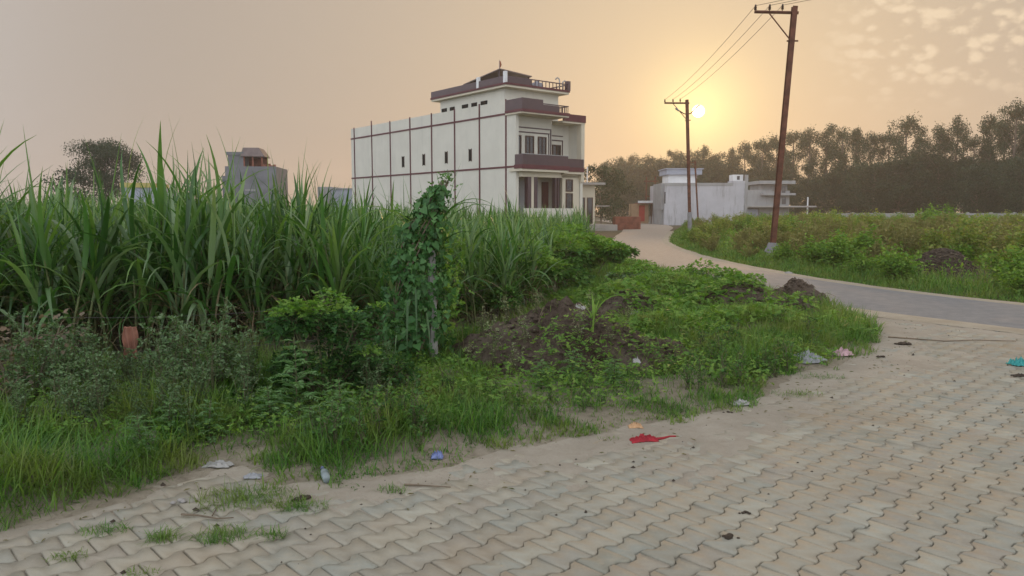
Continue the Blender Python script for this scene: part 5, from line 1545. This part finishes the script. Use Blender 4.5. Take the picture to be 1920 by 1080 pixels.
def tree_proto(name, label, cat, group, seed, H, spread_, clear, nclump, per, leaf, mat, lean=0.3, csize=(.6, 1.1), rise=(.25, .9), tallc=.75):
    rs = np.random.RandomState(seed)
    e = thing(name, label, cat, (0, -80, 0), 0, group)
    st = MB(); lx, ly = rs.normal(0, lean, 2)
    tr = [np.array([lx * q * q, ly * q * q, H * .93 * q]) + np.r_[rs.normal(0, .12, 2), 0] * q for q in np.linspace(0, 1, 8)]
    r0 = H * .013
    st.tube(tr, [r0 * (1.15 - .95 * q) + .02 for q in np.linspace(0, 1, 8)], 7, False)
    pos, dr = [], []
    for c in range(nclump):
        q = clear + (1 - clear) * (c + .5) / nclump; q = min(q + rs.normal(0, .02), 1.0)
        i = min(int(q * 7), 6); b0 = tr[i] + (tr[i + 1] - tr[i]) * (q * 7 - i)
        t = (q - clear) / (1 - clear)
        rad = spread_ * (math.sin(math.pi * min(max(t * .85 + .12, 0), 1)) ** .8) * rs.uniform(.25, 1.1); a = c * 2.4 + rs.normal(0, .5)
        tip = b0 + np.array([math.cos(a) * rad, math.sin(a) * rad, rad * rs.uniform(*rise)])
        mid = (b0 + tip) / 2 + np.array([0, 0, -.08 * rad])
        st.tube([b0, mid, tip], [r0 * .35 * (1.2 - q) + .015, r0 * .22 * (1.2 - q) + .012, .01], 4, False)
        R_ = rs.uniform(*csize) * spread_ * .30
        m = int(per * rs.uniform(.6, 1.4))
        u = rs.normal(0, 1, (m, 3)); u /= np.linalg.norm(u, axis=1)[:, None]; u *= R_ * rs.uniform(.3, 1.05, (m, 1)) * np.array([1.1, 1.1, tallc])
        pos.append(tip + u); v = rs.normal(0, 1, (m, 3)); v[:, 2] -= .5; dr.append(v)
    pos = np.concatenate(pos); dr = np.concatenate(dr)
    kid(e, st.build('trunk', M['bark'], e))
    V, Q = cards(pos, dr, rs.uniform(leaf * .6, leaf * 1.4, len(pos)), .5, rs.normal(0, .8, len(pos)), (LEAF6, LEAF6_F))
    kid(e, obj('crown', np_mesh('crown', V, [Q]), M[mat], e))
    return e


def tree_set(protos, Hp, spots, labels=None):
    used = set()
    for k, (x, y, h) in enumerate(spots):
        p = protos[k % len(protos)]; s = h / Hp
        if p.name not in used:
            used.add(p.name); p.location = (x, y, -.06); p.rotation_euler = (0, 0, RS.uniform(0, 6.28)); p.scale = (s * RS.uniform(.9, 1.1), s, s); o = p
        else: o = copy_tree(p, (x, y, -.06), RS.uniform(0, 6.28), (s * RS.uniform(.85, 1.1), s * RS.uniform(.85, 1.1), s))
        if labels: o['label'] = labels[k]


tdepth = lambda px_: float(np.interp(px_, [1130, 1300, 1500, 1700, 1920, 2000], [205, 180, 148, 128, 112, 106]))
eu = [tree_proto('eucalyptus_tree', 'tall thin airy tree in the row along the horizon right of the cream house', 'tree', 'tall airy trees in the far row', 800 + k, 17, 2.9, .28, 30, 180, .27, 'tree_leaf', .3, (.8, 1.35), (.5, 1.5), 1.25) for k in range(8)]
tops = [(1138, 306), (1163, 298), (1185, 293), (1215, 293), (1240, 300), (1264, 285), (1290, 283), (1322, 277), (1346, 290), (1376, 281), (1402, 270), (1430, 262), (1456, 256), (1490, 249), (1520, 242), (1552, 237), (1582, 240), (1612, 244), (1640, 252), (1668, 247), (1704, 220), (1735, 258), (1766, 234), (1797, 222), (1830, 256), (1862, 217), (1884, 232), (1908, 190), (1945, 188)]
sp = []
for px_, ty in tops:
    d = tdepth(px_) + RS.normal(0, 2); x, y, z = at_depth(px_, ty - 4, d); sp.append((x, y, z))
for k in range(18):                                      # second rank
    px_ = RS.uniform(1120, 1960); ty = float(np.interp(px_, [p[0] for p in tops], [p[1] for p in tops])) + RS.uniform(22, 60)
    d = tdepth(px_) * RS.uniform(1.05, 1.2); x, y, z = at_depth(px_, ty, d); sp.append((x, y, z))
def zone(x, y):
    p_ = 960 + F_PX * x / y
    return 'behind the outbuilding and brick stack' if p_ < 1235 else 'behind the white building' if p_ < 1405 else 'behind the grey house and leaning pole' if p_ < 1530 else 'right of the leaning pole' if p_ < 1680 else 'above the leafy field bushes' if p_ < 1820 else 'at the right edge'


tree_set(eu, 17, sp, [('tall airy tree in the front rank ' if k < len(tops) else 'airy tree in the rear rank ') + zone(x, y) for k, (x, y, z) in enumerate(sp)])
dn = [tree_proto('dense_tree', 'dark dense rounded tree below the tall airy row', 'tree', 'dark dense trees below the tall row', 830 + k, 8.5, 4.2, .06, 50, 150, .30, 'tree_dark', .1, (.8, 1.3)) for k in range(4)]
sp = []
for px_, ty in ((1600, 318), (1640, 306), (1690, 300), (1740, 298), (1790, 305), (1835, 312), (1880, 305), (1925, 300), (1560, 335), (1525, 345), (1490, 352), (1715, 330), (1770, 340), (1850, 345), (1905, 345), (1660, 345), (1610, 350), (1955, 330), (1450, 330), (1420, 322), (1340, 330), (1385, 325), (1240, 338), (1215, 345), (1190, 340), (1170, 345), (1290, 330), (1150, 318), (1178, 311), (1208, 309), (1243, 308), (1275, 310), (1310, 304), (1352, 304)):
    d = tdepth(px_) * (RS.uniform(.93, 1.0) if px_ > 1480 else .98); x, y, z = at_depth(px_, ty, d); sp.append((x, y, z))
for k in range(16):
    px_ = 1150 + k * 52 + RS.uniform(-15, 15); d = tdepth(px_) * 1.08; x, y, z = at_depth(px_, float(np.interp(px_, [1150, 1500, 1920], [345, 335, 325])), d); sp.append((x, y, z))
tree_set(dn, 8.5, sp, [('dark dense rounded tree ' if k < 34 else 'dark low tree in the rear ') + zone(x, y) for k, (x, y, z) in enumerate(sp)])
nt = [tree_proto('roadside_tree', 'dark bushy tree right behind the low outbuilding', 'tree', None, 851, 7, 3.0, .08, 40, 85, .26, 'tree_dark', .1, (.8, 1.3))]
x, y, z = at_depth(1128, 312, 84); tree_set(nt, 7, [(x, y, z)])
nt = [tree_proto('roadside_tree', 'lower bushy tree beside the outbuilding tree', 'tree', None, 852, 6, 2.8, .08, 36, 80, .26, 'tree_dark', .1, (.8, 1.3))]
x, y, z = at_depth(1150, 338, 92); tree_set(nt, 6, [(x, y, z)])
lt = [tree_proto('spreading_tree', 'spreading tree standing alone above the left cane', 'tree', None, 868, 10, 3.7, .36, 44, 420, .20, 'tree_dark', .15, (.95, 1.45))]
x, y, z = at_depth(192, 268, 88); tree_set(lt, 10, [(x, y, z)])
lt = [tree_proto('low_tree', 'small low tree beside the lone spreading tree', 'tree', None, 861, 5, 2.6, .15, 26, 70, .24, 'tree_dark', .1, (.8, 1.2))]
x, y, z = at_depth(140, 318, 86); tree_set(lt, 5, [(x, y, z)])

# ================================================================== fence wires and what hangs there
M['fence_wire'] = plain('fence_wire', (0.10, 0.09, 0.085), 0.6, .1, 3, 0, metal=.4)
fe = thing('wire_fence', 'slack wire fence strung along the front of the cane', 'fence', (-8.5, 6.65, -.03))
FP = [(-8.5, 6.65), (-5.6, 6.75), (-1.75, 7.0), (vx + .12, vy + .12), (0.35, 11.9)]
for k, (x, y) in enumerate(FP):
    if k in (2, 3): continue
    MB().tube([(x + 8.5, y - 6.65, 0), (x + 8.5, y - 6.65, .95)], .03, 6).build('post', M['brush'], fe)
for z in (.42, .68):
    pts_ = []
    for (a, b_) in zip(FP, FP[1:]):
        for k in range(8):
            t_ = k / 8; pts_.append((a[0] + (b_[0] - a[0]) * t_ + 8.5, a[1] + (b_[1] - a[1]) * t_ - 6.65, z - .10 * 4 * t_ * (1 - t_) + (.06 if z > .5 else 0)))
    MB().tube(pts_, .002, 4, False).build('wire', M['fence_wire'], fe)


def cloth(name, label, cat, loc, w, h, mat, seed, hang=False, amp=.02, n=14, rz=0.0, group=None):
    """crumpled sheet with thickness; hanging from its top edge or lying on the ground"""
    rs = np.random.RandomState(seed); V = []; ox, oy = rs.uniform(0, 90, 2)
    n = n * 2
    X, Y = np.meshgrid(np.linspace(-.5, .5, n), np.linspace(-.5, .5, n)); X = X.ravel(); Y = Y.ravel()
    a = np.arctan2(Y, X); rr = np.maximum(np.abs(X), np.abs(Y)) * 2
    edge = 1 + .35 * (fbm(np.cos(a) * 1.3 + ox, np.sin(a) * 1.3 + oy, 2) - .5) * 2
    if hang:
        V = np.c_[X * w * (1 + .25 * (Y + .5) * 0 + .12 * np.sin(Y * 9)), amp * np.sin(X * 14 + Y * 3) + amp * (fbm(X * 4 + ox, Y * 4, 2) - .5), (Y - .5) * h]
    else:
        dome = np.clip(1 - rr ** 2, 0, 1)
        V = np.c_[X * w * edge, Y * h * edge, .004 + amp * dome * .6 + amp * np.abs(fbm(X * 6 + ox, Y * 6 + oy, 4, .65) - .5) * 3.2 * (dome + .25)]
    i = np.arange(n * n).reshape(n, n); Fq = np.stack([i[:-1, :-1], i[:-1, 1:], i[1:, 1:], i[1:, :-1]], -1).reshape(-1, 4)
    me = np_mesh(name, V, [Fq], True)
    o = obj(name, me, mat, None, loc, rz)
    md = o.modifiers.new('thickness', 'SOLIDIFY'); md.thickness = .003
    return tag(o, label, cat, group)


def gz(px_, py_, z=None):
    x, y = gnd(px_, py_, 0.01); zz = float(max(land_h(np.array([x]), np.array([y]))[0], 0.0)) if z is None else z
    return (x, y, zz)


def hit(px_, py_):                                       # first point of the heaps or verge on a pixel's ray
    r = ray(px_, py_); t_ = np.arange(4, 16, .01); x, y, z = r[0] * t_, r[1] * t_, EYE + r[2] * t_
    k = int(np.argmax(z < land_h(x, y))); return (x[k], y[k], z[k])


M['rag'] = plain('brown_rag', (0.27, 0.125, 0.085), .9, .2, 9, .1)
M['plastic_white'] = plain('white_plastic', (0.34, 0.33, 0.31), .4, .12, 9, 0, spec=.5)
M['cloth_pink'] = plain('pink_cloth', (0.48, 0.31, 0.33), .8, .2, 12, .1)
M['cloth_red'] = plain('red_cloth', (0.32, 0.02, 0.03), .7, .2, 12, .1)
M['cloth_grey'] = plain('grey_cloth', (0.32, 0.325, 0.34), .8, .2, 8, .1)
M['teal'] = plain('teal_plastic', (0.02, 0.26, 0.25), .4, .15, 9, 0, spec=.5)
M['peel'] = plain('fruit_peel', (0.50, 0.30, 0.16), .7, .2, 20, .1)
M['yellow_leaf'] = plain('dry_yellow_leaf', (0.42, 0.33, 0.13), .7, .15, 15, .1)
M['blue_plastic'] = plain('blue_wrapper', (0.16, 0.20, 0.42), .4, .3, 25, 0, spec=.5)
M['bottle'] = plain('cloudy_bottle', (0.20, 0.24, 0.25), .25, .15, 9, 0, spec=.6)
M['dung'] = plain('dark_clod', (0.06, 0.045, 0.033), .95, .3, 20, .4, 60)
x, y, z = at_depth(245, 612, 6.35)
cloth('rag', 'brown rag hanging from the fence wire before the cane', 'rag', (x, y - .02, z), .12, .28, M['rag'], 3, True, .012)
cloth('sack', 'crumpled grey white sack lying at the grass corner', 'sack', gz(1513, 680), .36, .28, M['cloth_grey'], 4, False, .07, 18, .5)
cloth('pink_rag', 'small pink rag right of the grey white sack', 'rag', gz(1580, 667), .22, .16, M['cloth_pink'], 5, False, .055, 14, .3)
cloth('red_rag', 'bright red rag lying on the dusty paving edge', 'rag', gz(1208, 824), .19, .09, M['cloth_red'], 6, False, .03, 14, .2)
MB().tube([(0, 0, .012), (.06, .01, .012), (.13, .05, .008), (.17, .04, .01)], [.012, .009, .007, .005], 5).build('torn_strip', M['cloth_red'], bpy.data.objects['red_rag'], loc=(.08, -.01, 0))
cloth('fruit_peel', 'orange fruit peel behind the red rag', 'peel', gz(1191, 800), .09, .06, M['peel'], 7, False, .03, 9)
cloth('paper_scrap', 'white scrap of paper at the grass edge right of centre', 'litter', gz(1390, 758), .15, .09, M['plastic_white'], 8, False, .03, 10)
cloth('teal_bag', 'teal plastic bag at the right edge of the paving', 'bag', gz(1912, 684), .16, .14, M['teal'], 9, False, .06, 14)
cloth('teal_bag_scrap', 'dark scrap below the teal bag at the right edge', 'litter', gz(1912, 704), .14, .05, M['dung'], 10, False, .02, 8)
cloth('white_wrapper', 'white plastic wrapper on top of the big soil heap', 'litter', hit(1088, 580), .18, .14, M['plastic_white'], 11, False, .04, 10)
cloth('white_wrapper', 'pale plastic scrap among creepers behind the big soil heap', 'litter', hit(1190, 590), .16, .12, M['plastic_white'], 12, False, .04, 10)
cloth('blue_wrapper', 'small blue wrapper in the grass left of the dusty edge', 'litter', gz(820, 862), .07, .06, M['blue_plastic'], 13, False, .04, 9)
cloth('white_wrapper', 'flattened white plastic in the paving gap at lower left', 'litter', gz(408, 874), .17, .07, M['plastic_white'], 14, False, .025, 12)
cloth('white_wrapper', 'grey plastic scrap under the low feathery weeds', 'litter', gz(475, 893), .10, .05, M['cloth_grey'], 15, False, .02, 10)
cloth('yellow_leaf', 'yellow dry leaf standing in the grass tip by the paving', 'leaf', gz(1608, 612), .12, .1, M['yellow_leaf'], 16, False, .09, 9)
cloth('torn_paper', 'pale torn paper below the maize plant', 'litter', gz(1193, 712), .08, .07, M['plastic_white'], 17, False, .04, 9)
# bottle
bl = thing('plastic_bottle', 'cloudy plastic bottle lying in the grass at the paving edge', 'bottle', gz(614, 906))
bl.location.z += .028; bl.rotation_euler = (R(80), 0, R(205)); bl.scale = (.75, .75, .75)
MB().lathe([(.028, 0), (.034, .008), (.034, .09), (.031, .10), (.034, .11), (.033, .13), (.014, .17), (.013, .185)], n=12).build('bottle_body', M['bottle'], bl, True)
MB().lathe([(.0155, .183), (.0155, .2), (.012, .202)], n=10).build('cap', M['blue_plastic'], bl)


def stick(label, pts_px, r, mat='dry_stem'):
    P = [Vector(gz(a, b)) + Vector((0, 0, r + .003)) for a, b in pts_px]; o0 = P[0]
    o = MB().tube([p - o0 for p in P], [r * (1 - .5 * k / (len(P) - 1)) for k in range(len(P))], 6).build('twig', M[mat], None, loc=o0)
    tag(o, label, 'twig', 'twigs lying on the paving')


stick('dark twig lying across the paving right of the bottle', [(758, 908), (795, 910), (845, 913)], .006)
stick('short twig beside the white plastic at lower left', [(398, 966), (406, 952), (408, 945)], .004)
stick('bent dry stalk on the paving left of the bottle', [(340, 964), (372, 966), (408, 972), (438, 970)], .006)
stick('long dry stalk lying across the paving towards the right edge', [(1665, 632), (1720, 636), (1770, 640), (1830, 638), (1905, 640)], .010)
# dung and dirt clods on the paving
for px_, py_, s, lab in ((1372, 1006, .024, 'dark dung lump on the paving at lower right'), (1690, 645, .06, 'dark clod heap at the tip of the grass corner'), (1650, 668, .03, 'dark clods on the paving right of the pink rag'), (1365, 772, .022, 'dark clod right of the paper scrap'), (682, 805, .04, 'dark clod under weeds left of the centre grass'), (560, 935, .03, 'black lump beside the grass tuft below the bottle'),
                        (340, 940, .028, 'grey stone on the bare paving gap'), (1395, 960, .018, 'small dark lump left of the dung')):
    x, y, z = gz(px_, py_); m = MB(); rs = np.random.RandomState(int(px_))
    for _ in range(7):
        a = rs.uniform(0, 6.28); r = rs.uniform(0, 1.2) * s; q = rs.uniform(.35, .75) * s
        m.lathe([(q * .5, -q * .2), (q * rs.uniform(.9, 1.1), q * .15), (q * rs.uniform(.7, .95), q * .5), (q * .3, q * .75)], (r * math.cos(a) * 1.5, r * math.sin(a), .002 + q * .15), 7)
    tag(m.build('clod', M['concrete'] if 'stone' in lab else M['dung'], None, True, loc=(x, y, z)), lab, 'stone' if 'stone' in lab else 'clod')
# grit, crumbs and dead leaf bits
n = 800; q = scatter([p for p in PAVED], n * 2); q = q[in_view(q) & (q[:, 1] > 2.8) & (RS.rand(len(q)) < np.clip(1.25 - dist_line(q, VERGE_EDGE) / 1.6, .06, 1))]; n = len(q)
OCT = np.array([(1, 0, 0), (0, 1, 0), (-1, 0, 0), (0, -1, 0), (.1, .1, .8), (0, 0, -.5)]); OCF = np.array([(0, 1, 4), (1, 2, 4), (2, 3, 4), (3, 0, 4)])
sz = RS.gamma(1.5, .0028, n) + .0015
V = np.c_[q, np.full(n, .002)][:, None, :] + OCT[None] * sz[:, None, None] * U(.6, 1.4, (n * 6 * 3)).reshape(n, 6, 3)
stuff('grit', np_mesh('grit', V.reshape(-1, 3), [(OCF[None] + (np.arange(n) * 6)[:, None, None]).reshape(-1, 3)]), M['dung'], 'dark crumbs of soil and grit scattered on the paving', 'grit')
n = 900; q = scatter([p for p in PAVED], n * 4); q = q[in_view(q) & (q[:, 1] > 2.8) & (dist_line(q, VERGE_EDGE) < .9 * U(.05, 1, len(q)))]; n = len(q)
V, Q = cards(np.c_[q, np.full(n, .006)], sphere_dirs(n) * np.array([1, 1, .1]), U(.012, .045, n), .22)
stuff('leaf_litter', np_mesh('leaf_litter', V, [Q]), M['grass_dry'], 'bits of straw and dead leaf along the paving edge', 'leaf litter')
# tufts growing in the joints
for k, (px_, py_, rx, n, h, lab) in enumerate(((303, 1008, .07, 150, .07, 'grass tuft in the paving joint left of the longer tuft'), (418, 1004, .11, 260, .07, 'longest grass tuft in the paving joints at lower left'), (508, 1002, .055, 120, .055, 'small grass tuft right of the longest tuft'), (196, 992, .10, 150, .05, 'sparse grass tuft near the left grass edge'),
                                                (126, 1042, .07, 110, .035, 'flat mossy tuft at the lower left corner'), (262, 1072, .06, 90, .03, 'flat tuft cut by the bottom edge at left'), (566, 948, .11, 260, .06, 'grass tuft below the plastic bottle'), (460, 935, .22, 520, .09, 'spreading grass patch over the paving left of the bottle'), (735, 918, .07, 90, .05, 'little tuft left of the dark twig'),
                                                (1495, 738, .16, 220, .05, 'thin tuft off the grass corner near the sack'), (1540, 706, .16, 200, .05, 'thin tuft in front of the sack'), (1143, 822, .06, 60, .03, 'tiny tuft left of the red rag'), (1330, 752, .14, 260, .07, 'grass tuft left of the paper scrap'))):
    x, y, z = gz(px_, py_); rs = np.random.RandomState(900 + k)
    a = rs.uniform(0, 6.28, n); r = rs.rand(n) ** .7
    b0 = np.c_[rx * 1.4 * r * np.cos(a), rx * .8 * r * np.sin(a), np.zeros(n)]
    V, Q = blades(b0, rs.uniform(0, 6.28, n), rs.uniform(.5, 1.5, n) * h, rs.uniform(.1, 1.2, n), rs.uniform(.3, 1.6, n), rs.uniform(.0025, .005, n), 3)
    tag(obj('grass_tuft', np_mesh('grass_tuft', V, [Q], True), M['grass'], None, (x, y, z - .003)), lab, 'grass tuft', 'grass tufts on the paving')

# ================================================================== haze: dusty evening air
hb = MB().box(-515, 515, -75, 575, -1.2, 31)
t = NT('dusty_air')
for l_ in list(t.l): t.l.remove(l_)
t.n.remove(t.b)
pv = t.node('ShaderNodeVolumePrincipled'); pv.inputs['Color'].default_value = (0.93, 0.86, 0.80, 1); pv.inputs['Density'].default_value = 0.0010; pv.inputs['Anisotropy'].default_value = 0.55
t.l.new(pv.outputs[0], t.out.inputs['Volume'])
tag(hb.build('haze', t.m), kind='stuff')
